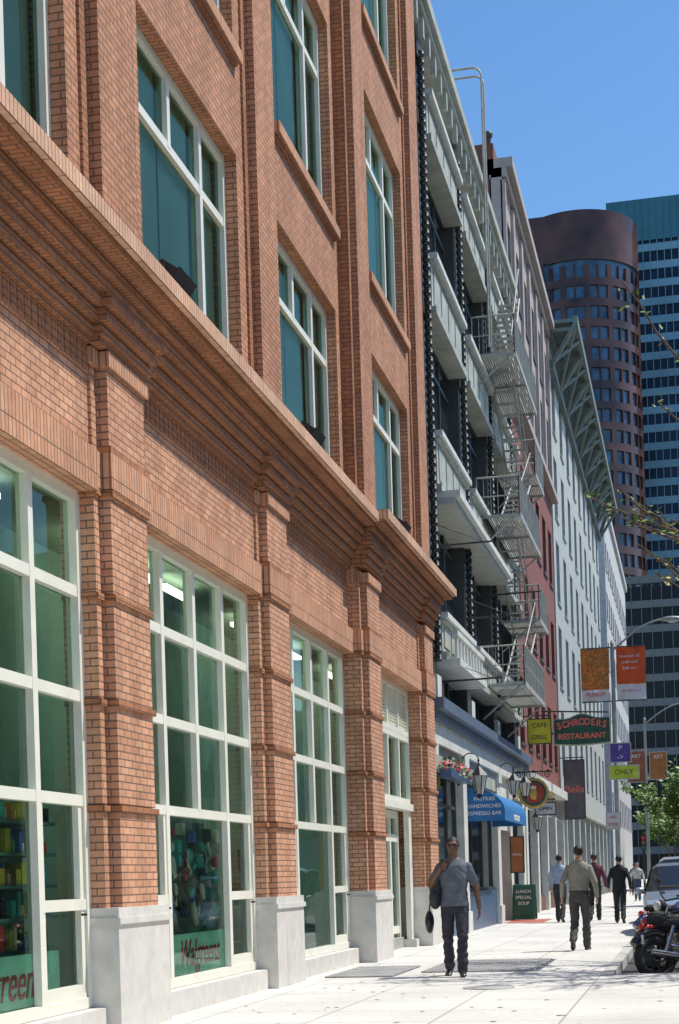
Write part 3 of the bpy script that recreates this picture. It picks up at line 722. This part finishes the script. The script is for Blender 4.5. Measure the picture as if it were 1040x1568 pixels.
LM=[BK,M('leaf_lime',(.22,.28,.04),.5),M('leaf_mid',(.10,.19,.03),.5),M('leaf_gold',(.30,.28,.05),.5)]
tree('street_tree',(2.3,22.5,-.14),8.2,1.0,2,3600,.10,LM,seed=4)
LM2=[BK,M('leaf_b1',(.11,.22,.035),.5),M('leaf_b2',(.06,.13,.02),.5),M('leaf_b3',(.18,.30,.05),.5)]
tree('street_tree',(.1,60,0),4.3,.85,2,9500,.16,LM2,z0=1.6,seed=9)
tree('street_tree',(-1.4,130,0),6.0,1.0,2,5000,.26,LM2,z0=1.8,seed=15)

# ------------------------------------------------------------ cars
TIRE=M('tyre',(.02,.02,.02),.8); RIM=M('rim',(.45,.45,.46),.3,metal=.8); CG=M('car_glass',(.015,.02,.025),.05,spec=.7)
HL=M('headlight',(.6,.62,.65),.1); CHR=M('chrome',(.6,.6,.6),.15,metal=1)
def car(x,y,paint,hood=1.0,roofz=1.62,L=4.6):
    e=empty('parked_car',(x,y,-.14)); m=MB(); W=.9; z0=-.146
    st=[(-L/2,.55,.60,.72),(-L/2+.08,.72,.76,.82),(-L/2+.4,.84,.88,.88),(-L/2+.95,.92,.97,.9),(-L/2+1.35,.97,1.04,.9),(-L/2+2.05,1.0,roofz-.06,.9),(-L/2+2.4,1.0,roofz,.9),(0.4,1.0,roofz+.01,.9),(1.2,1.0,roofz-.03,.9),(1.75,1.02,roofz-.14,.89),(L/2-.22,1.02,1.1,.86),(L/2,.8,.84,.78)]
    rows=[]
    for (yy,bz,rz,hw) in st:
        hi=rz-bz>.2
        half=[(hw*.86,.22),(hw*.97,.34),(hw,.55),(hw,.72*bz/.95),(hw*.985,bz),(hw*(.80 if hi else .93),rz-(.07 if hi else .015)),(hw*(.68 if hi else .6),rz),(0,rz+.02)]
        full=[(-a,b) for a,b in half]+[(a,b) for a,b in half[-2::-1]]
        rows.append([(x+a,y+yy,z0+b) for a,b in full])
    n=len(rows[0]); vs=[p for r in rows for p in r]
    for i in range(len(rows)-1):
        for j in range(n-1):
            jj=min(j,n-2-j); mi=0
            hi0=st[i][2]-st[i][1]>.2; hi1=st[i+1][2]-st[i+1][1]>.2
            if jj==4 and hi0 and hi1: mi=1
            if jj in(5,6) and (i==4 or i==9): mi=1
            if jj==4 and (i==4 or i==9): mi=1
            m.add([vs[i*n+j],vs[i*n+j+1],vs[(i+1)*n+j+1],vs[(i+1)*n+j]],[(0,3,2,1)],mi,True)
    m.add(rows[0],[tuple(range(n))],0); m.add(rows[-1],[tuple(range(n-1,-1,-1))],0)
    m.box(x-.78,x+.78,y-L/2+.1,y+L/2-.1,z0+.2,z0+.24,2)
    for sx in(-1,1):
        for yy in(-L/2+.88,L/2-.9):
            cx_=x+sx*.80; m.torus((cx_,y+yy,z0+.34),(1,0,0),.245,.095,2); m.cyl((cx_-.06,y+yy,z0+.34),(cx_+.07*sx+.0,y+yy,z0+.34),.2,.2,16,3,False)
            m.torus((x+sx*.86,y+yy,z0+.36),(1,0,0),.39,.035,2,28,6)
        m.ell((x+sx*.62,y-L/2+.12,z0+.68),(.17,.12,.085),4); m.ell((x+sx*.70,y+L/2-.08,z0+.78),(.1,.08,.14),6)
        m.ell((x+sx*1.0,y-.78,z0+1.05),(.1,.06,.08),0); m.cyl((x+sx*.86,y-.72,z0+1.0),(x+sx*.98,y-.76,z0+1.03),.025,m=2)
        m.box(x+sx*.91-.006,x+sx*.91+.006,y-.3,y-.15,z0+.86,z0+.89,5)
        m.cyl((x+sx*.905,y-1.0,z0+.3),(x+sx*.905,y-1.0,z0+.98),.006,n=4,m=2)
        m.obox((x+sx*.81,y+.25,z0+1.32),(.02,0,0),(0,.03,0),(-sx*.09,0,.28),2)
    m.box(x-.4,x+.4,y-L/2-.012,y-L/2+.05,z0+.42,z0+.56,2); m.box(x-.36,x+.36,y-L/2-.03,y-L/2+.05,z0+.6,z0+.7,5); m.box(x-.16,x+.16,y-L/2-.035,y-L/2-.02,z0+.44,z0+.55,7)
    for k in(-1,1): m.obox((x+k*.3,y-L/2+1.45,z0+1.13),(.28,0,0),(0,.02,.02),(0,-.005,.005),2)
    ob=m.build('car_body',[paint,CG,TIRE,RIM,HL,CHR,M('tail_red',(.4,.02,.02),.3),BW],e)
    return e
def paint(n,c): 
    m,nt,b=newmat(n); b.inputs['Base Color'].default_value=(*c,1); b.inputs['Roughness'].default_value=.3; b.inputs['Metallic'].default_value=.3; b.inputs['Coat Weight'].default_value=1; b.inputs['Coat Roughness'].default_value=.04; return m
car(-.12,34.8,paint('paint_silverblue',(.30,.36,.42))); car(-.08,40.8,paint('paint_white',(.6,.62,.64)),roofz=1.8); car(-.1,46.9,paint('paint_dark',(.03,.035,.05)),roofz=1.5); car(.0,68.5,paint('paint_grey',(.2,.2,.21)),roofz=1.5)
car(.0,74.5,paint('paint_red',(.3,.03,.03)),roofz=1.5)
# ------------------------------------------------------------ motorcycles
def motorcycle(x,y,ang,col):
    e=empty('motorcycle',(x,y,-.14)); m=MB()
    m.torus((.72,0,.31),(0,1,0),.255,.055,0); m.torus((-.68,0,.31),(0,1,0),.245,.07,0)
    for cx_ in(.72,-.68):
        m.cyl((cx_,-.05,.31),(cx_,.05,.31),.05,.05,10,1); m.torus((cx_,0,.31),(0,1,0),.2,.012,1,24,6)
        for k in range(10):
            a=k*math.pi/5; m.cyl((cx_,0,.31),(cx_+.2*math.cos(a),0,.31+.2*math.sin(a)),.005,n=4,m=3)
        m.cyl((cx_,.045,.31),(cx_,.05,.31),.12,.12,16,3,False)
    for s in(-.09,.09): m.cyl((.72,s,.31),(.47,s,.95),.026,.026,8,1); m.cyl((-.68,s,.31),(-.15,s,.42),.025,n=6,m=0); m.cyl((-.6,s*1.4,.34),(-.42,s*1.3,.72),.035,n=8,m=1)
    pts=[(.72+.34*math.cos(a),0,.31+.34*math.sin(a)) for a in [R(40+10*k) for k in range(10)]]; m.tube(pts,.05,2,8)
    pts=[(-.68+.35*math.cos(a),0,.31+.35*math.sin(a)) for a in [R(60+11*k) for k in range(9)]]; m.tube(pts,.07,2,8)
    m.ell((.12,0,.82),(.28,.14,.13),2); m.ell((-.32,0,.76),(.33,.14,.07),0); m.ell((-.6,0,.82),(.16,.11,.07),0)
    m.ell((.02,0,.46),(.22,.16,.18),3); m.cyl((.1,-.03,.5),(.2,-.05,.72),.075,.07,10,3); m.cyl((-.02,.03,.5),(-.08,.04,.72),.075,.07,10,3)
    for k in range(5): m.cyl((.12+.02*k,-.02,.53+.04*k),(.135+.02*k,-.02,.545+.04*k),.1,.1,12,3,False)
    m.tube([(.2,-.14,.5),(.1,-.19,.3),(-.3,-.2,.28)],.03,1,8); m.cyl((-.3,-.2,.28),(-.85,-.21,.38),.045,.05,10,1)
    m.cyl((.47,0,.9),(.1,0,.7),.035,.035,8,0); m.cyl((.05,0,.68),(-.5,0,.66),.03,n=8,m=0)
    m.tube([(.3,-.36,1.08),(.40,-.2,1.06),(.47,0,1.0),(.40,.2,1.06),(.3,.36,1.08)],.016,0,6)
    for s in(-1,1):
        m.cyl((.3,s*.36,1.08),(.2,s*.40,1.07),.022,.022,8,0); m.cyl((.38,s*.26,1.06),(.36,s*.34,1.24),.007,n=5,m=0); m.ell((.36,s*.36,1.27),(.02,.065,.045),0)
        m.ell((-.78,s*.14,.72),(.03,.03,.03),5)
    m.ell((.56,0,.92),(.1,.1,.1),0); m.ell((.62,0,.92),(.05,.085,.085),4); m.ell((-.84,0,.74),(.04,.07,.045),5)
    m.box(-.9,-.88,-.1,.1,.5,.62,6); m.cyl((-.1,.16,.3),(-.2,.34,.0),.015,n=6,m=0)
    rot=Matrix.Rotation(R(ang),3,'Z')@Matrix.Rotation(R(-8),3,'X')
    m.v=[tuple(rot@Vector(p)+Vector((x,y,-.146))) for p in m.v]
    m.build('frame_and_wheels',[TIRE,CHR,col,M('engine_grey',(.12,.12,.12),.4,metal=.6),HL,M('tail_red',(.4,.02,.02),.3),BW],e)
motorcycle(.08,21.8,32,paint('moto_black',(.015,.015,.018)))
motorcycle(.02,24.0,38,paint('moto_red',(.30,.02,.02)))
motorcycle(-.15,26.2,218,paint('moto_black2',(.02,.02,.03)))
motorcycle(-.15,28.6,34,paint('moto_blue',(.03,.05,.15)))

# ------------------------------------------------------------ people
def person(name,loc,ang,H,mats,pose,voxel=.009,glasses=False,hair=.004,bag=None,sleeve='short',jacket=False):
    V=Vector; vs=[];fs=[];lab=[]
    def addloft(secs,lb,n=18):
        o=len(vs)
        for c,u,w_ in secs:
            for i in range(n):
                a=2*math.pi*i/n; vs.append(c+u*math.cos(a)+w_*math.sin(a)); lab.append(lb)
        for j in range(len(secs)-1):
            for i in range(n): fs.append((o+j*n+i,o+j*n+(i+1)%n,o+(j+1)*n+(i+1)%n,o+(j+1)*n+i))
        fs.append(tuple(o+i for i in range(n-1,-1,-1))); fs.append(tuple(o+(len(secs)-1)*n+i for i in range(n)))
    def cap(p,q,r0,r1,lb,side=None,fl=1.0,round_=True,n=16):
        p=V(p);q=V(q);d=(q-p);L=d.length;d.normalize()
        u=(V(side)-d*V(side).dot(d)).normalized() if side is not None else d.orthogonal().normalized(); w_=d.cross(u)
        secs=[]
        if round_:
            for k in range(4):
                a=math.pi/2*(k/4.0); secs.append((p-d*r0*math.cos(a)*.95,u*max(r0*math.sin(a),.001),w_*max(r0*fl*math.sin(a),.001)))
        st=max(1,int(L/.02))
        for k in range(st+1):
            t=k/st; r=r0+(r1-r0)*t; secs.append((p+d*L*t,u*r,w_*r*fl))
        if round_:
            for k in range(1,5):
                a=math.pi/2*(k/4.0); secs.append((q+d*r1*math.sin(a)*.95,u*max(r1*math.cos(a),.001),w_*max(r1*fl*math.cos(a),.001)))
        addloft(secs,lb,n)
    def tor(pts,lb):
        secs=[]
        for a,b in zip(pts[:-1],pts[1:]):
            st=max(1,int(abs(b[0]-a[0])/.02))
            for k in range(st):
                t=k/st; z=a[0]+(b[0]-a[0])*t; v=[a[i]+(b[i]-a[i])*t for i in range(5)]
                secs.append((V((v[1],v[2],z)),V((v[3],0,0)),V((0,v[4],0))))
        b=pts[-1]; secs.append((V((b[1],b[2],b[0])),V((b[3],0,0)),V((0,b[4],0))))
        addloft(secs,lb,28)
    SK,SH,TR,SO,HA=0,1,2,3,4
    tor([(.80,0,0,.10,.08),(.86,0,0,.165,.12),(.95,0,.01,.172,.125),(1.04,0,0,.155,.11)],TR)
    hem=.80 if jacket else (.90 if pose.get('untucked') else .99)
    tor([(hem,0,0,.188,.138),(1.0,0,0,.174,.124),(1.10,0,-.003,.163,.118),(1.22,0,-.005,.182,.128),(1.34,0,0,.200,.130),(1.41,0,.005,.198,.118),(1.45,0,.01,.172,.10),(1.49,0,.015,.115,.085),(1.52,0,.015,.075,.072)],SH)
    hx,hy=pose.get('head',(0,-.01))
    cap((0,.01,1.44),(hx*.6,hy+.015,1.56),.064,.060,SK)
    hc=V((hx,hy,1.672))
    secs=[]
    for k in range(17):
        t=-1+2*k/16; s=math.sqrt(max(.002,1-t*t)); jaw=1-.16*max(0,-t)
        secs.append((hc+V((0,.012*t,.121*t)),V((.080*s*jaw,0,0)),V((0,.100*s*(1-.06*max(0,-t)),0))))
    addloft(secs,SK,24)
    cap(hc+V((0,.03,.03)),hc+V((0,.035,.0)),.079+hair,.072+hair*.5,SK)
    cap(hc+V((-.012,-.058,-.085)),hc+V((.012,-.058,-.085)),.032,.032,SK)
    cap(hc+V((0,-.09,.012)),hc+V((0,-.112,-.028)),.010,.016,SK,n=10)
    cap(hc+V((-.035,-.088,.025)),hc+V((.035,-.088,.025)),.012,.012,SK,n=10)
    cap(hc+V((-.016,-.094,-.054)),hc+V((.016,-.094,-.054)),.007,.007,5,n=8)
    for s in(-1,1): cap(hc+V((s*.079,.008,-.016)),hc+V((s*.083,.014,.014)),.009,.013,SK,n=8)
    for s,(el,wr,hd,curl,nrm) in zip((-1,1),pose['arms']):
        sh=V((s*.172,.005,1.398)); el=V(el);wr=V(wr)
        if sleeve=='long':
            cap(sh,el,.062,.050,SH); cap(el,wr,.050,.037,SH)
        else:
            mid=sh+(el-sh)*.72; cap(sh,mid,.064,.062,SH); cap(sh+(el-sh)*.6,el,.049,.043,SK); cap(el,wr,.043,.029,SK)
        hd=V(hd).normalized(); nrm=V(nrm); nrm=(nrm-hd*nrm.dot(hd)).normalized(); side=hd.cross(nrm)
        if s<0: side=-side
        pl=wr+hd*.02; pe=wr+hd*.088
        cap(wr,pl,.027,.03,SK,side=side,fl=.8)
        cap(pl,pe,.036,.041,SK,side=side,fl=.42)
        for i,(off_,ln) in enumerate(((.030,.072),(.010,.080),(-.010,.075),(-.029,.058))):
            b0=pe+side*off_; dd=hd; q=b0
            for sgm in range(3):
                c_=curl*(sgm+.6); dd=(hd*math.cos(c_)+nrm*math.sin(c_)+side*off_*1.5).normalized()
                q2=q+dd*ln*(.45,.32,.26)[sgm]; cap(q,q2,.0102-.0008*sgm,.0098-.0008*sgm,SK,n=8); q=q2
        tb=pl+side*.026; t1=tb+(hd*.7+side*.65+nrm*.25).normalized()*.038; t2=t1+(hd*.9+side*.25+nrm*.4).normalized()*.032
        cap(tb,t1,.014,.012,SK,n=8); cap(t1,t2,.0115,.0095,SK,n=8)
    for s,(kn,an,pitch) in zip((-1,1),pose['legs']):
        hp=V((s*.088,0,.90)); kn=V(kn);an=V(an)
        cap(hp,kn,.094,.072,TR); cap(kn,an,.069,.066,TR)
        c=math.cos(pitch);sn=math.sin(pitch); f=V((s*.12,-c,-sn)).normalized(); up=V((0,-sn,c)) 
        heel=an+f*-.055-up*.065
        secs=[]
        Ls=[(-.02,.028,.02),(0,.036,.036),(.06,.038,.045),(.12,.042,.036),(.18,.045,.03),(.22,.038,.024),(.245,.018,.014)]
        for a_,wd,ht in Ls:
            cc=heel+f*a_+up*(ht-.03); secs.append((cc,f.cross(up)*wd,up*ht))
        addloft(secs,SO,16); cap(an-up*.02,an+up*.03,.04,.045,SO)
    me=bpy.data.meshes.new('tmp'); me.from_pydata([tuple(p) for p in vs],[],fs); me.update()
    bm=bmesh.new(); bm.from_mesh(me); bmesh.ops.recalc_face_normals(bm,faces=bm.faces); bm.to_mesh(me); bm.free()
    ob=bpy.data.objects.new('tmp',me); sc.collection.objects.link(ob)
    md=ob.modifiers.new('r','REMESH'); md.mode='VOXEL'; md.voxel_size=voxel; md.use_smooth_shade=True
    ms=ob.modifiers.new('s','SMOOTH'); ms.factor=.5; ms.iterations=2
    dg=bpy.context.evaluated_depsgraph_get(); me2=bpy.data.meshes.new_from_object(ob.evaluated_get(dg))
    bpy.data.objects.remove(ob)
    kd=kdtree.KDTree(len(vs))
    for i,p in enumerate(vs): kd.insert(p,i)
    kd.balance()
    me2.materials.clear()
    for mt in mats: me2.materials.append(mt)
    hemz=hem if (jacket or pose.get('untucked')) else 1.0
    ml=[]
    for p in me2.polygons:
        c_=p.center.copy(); co,idx,dist=kd.find(c_); lb=lab[idx]
        q=c_-hc
        if q.z>-.115 and q.length<.2 and lb in(0,4):
            thr=.062-(q.y+.09)*.78
            lb=HA if (q.z>thr and not(abs(q.x)>.078+hair and q.y<.03)) else SK
        elif lb in(SH,TR) and abs(c_.x)<.205 and .75<c_.z<1.15: lb=SH if c_.z>hemz else TR
        ml.append(min(lb,len(mats)-1))
    me2.polygons.foreach_set('material_index',ml); me2.polygons.foreach_set('use_smooth',[True]*len(ml))
    nrm_=[v.normal.copy() for v in me2.vertices]; cs=[v.co.copy() for v in me2.vertices]; flat=[]
    for c,nn in zip(cs,nrm_):
        if .12<c.z<1.45 and abs(c.x)<.23:
            k=.010*noise.noise(V((c.x*12,c.y*12,c.z*8)))+.006*noise.noise(V((c.x*26,c.y*26,c.z*22)))
            if c.z<.55: k+=.005*math.sin(c.z*60+c.x*20)
            c=c+nn*k
        flat+=[c.x,c.y,c.z]
    me2.vertices.foreach_set('co',flat); me2.update()
    e=empty(name,loc); e.rotation_euler=(0,0,R(ang)); s_=H/1.795; e.scale=(s_,s_,s_)
    bo=bpy.data.objects.new('body',me2); sc.collection.objects.link(bo); bo.parent=e
    x=MB()
    for s in(-1,1):
        x.ell(hc+V((s*.032,-.088,.004)),(.013,.008,.007),1); x.ell(hc+V((s*.032,-.095,.004)),(.006,.004,.006),0)
        if glasses:
            x.ell(hc+V((s*.034,-.105,.004)),(.029,.009,.02),0); x.cyl(hc+V((s*.06,-.098,.01)),hc+V((s*.085,.01,.012)),.004,n=5)
    if glasses: x.cyl(hc+V((-.012,-.108,.01)),hc+V((.012,-.108,.01)),.004,n=5)
    if bag=='shoulder':
        x.ell((-.235,.06,1.12),(.09,.13,.20),2,16,10); x.ell((-.25,.03,1.0),(.08,.15,.14),2,16,10)
        pts=[(-.22,.05,1.3),(-.17,.07,1.45),(-.14,.0,1.49),(-.14,-.1,1.43),(-.20,-.11,1.3),(-.23,-.06,1.15)]; x.tube(pts,.018,2,6)
        x.ell((-.33,.02,.70),(.06,.13,.15),0,14,8); x.tube([(-.33,-.05,.82),(-.31,-.03,.95),(-.28,.0,1.02)],.01,0,5)
    if pose.get('belt') and not jacket: 
        pts=[(.176*math.cos(a),.127*math.sin(a),1.0) for a in [k*math.pi/12 for k in range(25)]]; x.tube(pts,.012,0,6)
    if sleeve=='long':
        pts=[(.074*math.cos(a),.012+.072*math.sin(a),1.515+.012*math.sin(a)) for a in [k*math.pi/10 for k in range(21)]]; x.tube(pts,.012,3,6)
    xo=x.build('face_and_accessories',[M('near_black',(.012,.012,.014),.3),M('eye_white',(.6,.58,.55),.3),M('bag_black',(.03,.03,.035),.7,bump=.3),mats[1]],None); xo.parent=e
    return e
def cl(n,c,b=.35): return M(n,c,.85,ns=9,na=.16,bump=b)
SKD=M('skin_dark',(.15,.075,.045),.5,ns=20,na=.08); SKL=M('skin_light',(.45,.26,.18),.5,ns=20,na=.08)
LIPD=M('lips_dark',(.12,.05,.04),.5); LIPL=M('lips_light',(.36,.16,.13),.5)
HB=M('hair_black',(.014,.011,.01),.6,ns=60,na=.4,bump=.4); HBR=M('hair_brown',(.05,.03,.02),.6,ns=60,na=.4,bump=.4)
p1=dict(arms=[((-.30,-.02,1.17),(-.165,-.14,1.38),(.5,.05,.55),.7,(0.2,1,0)),((.275,.04,1.14),(.315,-.05,.88),(.05,-.12,-1),.35,(-1,0,0))],
        legs=[((-.10,.02,.50),(-.10,.20,.12),.35),((.10,-.14,.50),(.09,-.16,.09),-.05)],untucked=True,head=(.0,-.03))
person('walking_man',(-3.12,20.86,0),4,1.88,[SKD,cl('tshirt_grey',(.11,.13,.16)),cl('jeans_dark',(.032,.034,.045)),M('shoe_black',(.02,.02,.02),.4),HB,LIPD],p1,.007,True,hair=.001,bag='shoulder')
pw=dict(arms=[((-.27,.06,1.15),(-.29,-.03,.90),(0,-.2,-1),.4,(1,0,0)),((.27,.10,1.16),(.29,.05,.92),(0,-.1,-1),.4,(-1,0,0))],
        legs=[((-.09,-.13,.50),(-.09,-.14,.09),-.0),((.09,.02,.49),(.09,.30,.20),.75)],belt=True)
person('walking_man',(-1.9,27.2,0),178,1.82,[SKL,cl('shirt_khaki',(.25,.24,.20)),cl('slacks_grey',(.06,.058,.055)),M('shoe_black',(.02,.02,.02),.4),HB,LIPL],pw,.008,sleeve='long')
pw2=dict(arms=[((-.27,.10,1.15),(-.29,.10,.90),(0,.1,-1),.4,(1,0,0)),((.27,.02,1.16),(.29,-.12,.94),(0,-.3,-1),.4,(-1,0,0))],
        legs=[((-.09,.0,.49),(-.09,.25,.16),.6),((.09,-.14,.50),(.09,-.2,.10),-.1)],belt=True)
person('walking_man',(-3.5,42.6,0),175,1.85,[SKL,cl('shirt_blue',(.33,.40,.52)),cl('slacks_dark',(.03,.03,.035)),M('shoe_black',(.02,.02,.02),.4),HB,LIPL],pw2,.010,sleeve='long')
person('walking_man',(-2.62,43.5,0),182,1.86,[SKL,cl('shirt_maroon',(.12,.035,.05)),cl('slacks_black',(.02,.02,.022)),M('shoe_black',(.02,.02,.02),.4),HBR,LIPL],pw,.010,sleeve='long')
person('man_in_suit',(-1.83,40.8,0),180,1.76,[SKL,cl('suit_black',(.016,.016,.02)),cl('slacks_black',(.02,.02,.022)),M('shoe_black',(.02,.02,.02),.4),HB,LIPL],pw2,.010,sleeve='long',jacket=True)
person('pedestrian',(-2.35,70,0),0,1.72,[SKL,cl('shirt_white',(.5,.5,.48)),cl('jeans_blue',(.05,.08,.15)),M('shoe_black',(.02,.02,.02),.4),HBR,LIPL],pw2,.012,sleeve='long')
person('pedestrian',(-3.0,85,0),180,1.75,[SKL,cl('shirt_grey2',(.2,.2,.22)),cl('slacks_black',(.02,.02,.022)),M('shoe_black',(.02,.02,.02),.4),HB,LIPL],pw,.012,sleeve='long')

# ------------------------------------------------------------ light and camera
EL,AZ=61,20
S=Vector((math.cos(R(EL))*math.cos(R(AZ)),math.cos(R(EL))*math.sin(R(AZ)),math.sin(R(EL))))
wd=bpy.data.worlds.new('World'); sc.world=wd; wd.use_nodes=True; nt=wd.node_tree; bg=nt.nodes['Background']
sk=nt.nodes.new('ShaderNodeTexSky'); sk.sky_type='NISHITA'; sk.sun_disc=False; sk.sun_elevation=R(EL); sk.sun_rotation=R(90-AZ)
sk.air_density=1.0; sk.dust_density=.5; sk.ozone_density=1.4
hs_=nt.nodes.new('ShaderNodeHueSaturation'); hs_.inputs['Saturation'].default_value=1.25; hs_.inputs['Value'].default_value=1.4
nt.links.new(sk.outputs[0],hs_.inputs['Color']); nt.links.new(hs_.outputs[0],bg.inputs[0]); bg.inputs[1].default_value=.13
sl=bpy.data.lights.new('sun','SUN'); sl.energy=5.0; sl.angle=R(.5); sl.color=(1,.95,.86)
so=bpy.data.objects.new('sun',sl); sc.collection.objects.link(so); so.rotation_euler=S.to_track_quat('Z','Y').to_euler(); so.location=(20,0,40)
cam=bpy.data.cameras.new('camera'); co=bpy.data.objects.new('camera',cam); sc.collection.objects.link(co); sc.camera=co
cam.sensor_fit='VERTICAL'; cam.sensor_height=36; cam.sensor_width=24; cam.lens=36*2400/1568; cam.clip_end=4000; cam.clip_start=.1
psi=math.atan(540/2400); th=R(1.72)
F=Vector((-math.sin(psi),math.cos(psi),0)); Rr=Vector((math.cos(psi),math.sin(psi),0)); U=Vector((0,0,1))
U2=U*math.cos(th)+Rr*math.sin(th); R2=Rr*math.cos(th)-U*math.sin(th)
mt=Matrix((( R2.x,U2.x,-F.x,0),(R2.y,U2.y,-F.y,0),(R2.z,U2.z,-F.z,1.35),(0,0,0,1)))
co.matrix_world=mt
cam.shift_x=0; cam.shift_y=562/1568
sc.view_settings.view_transform='Standard'; sc.view_settings.look='None'; sc.view_settings.exposure=0
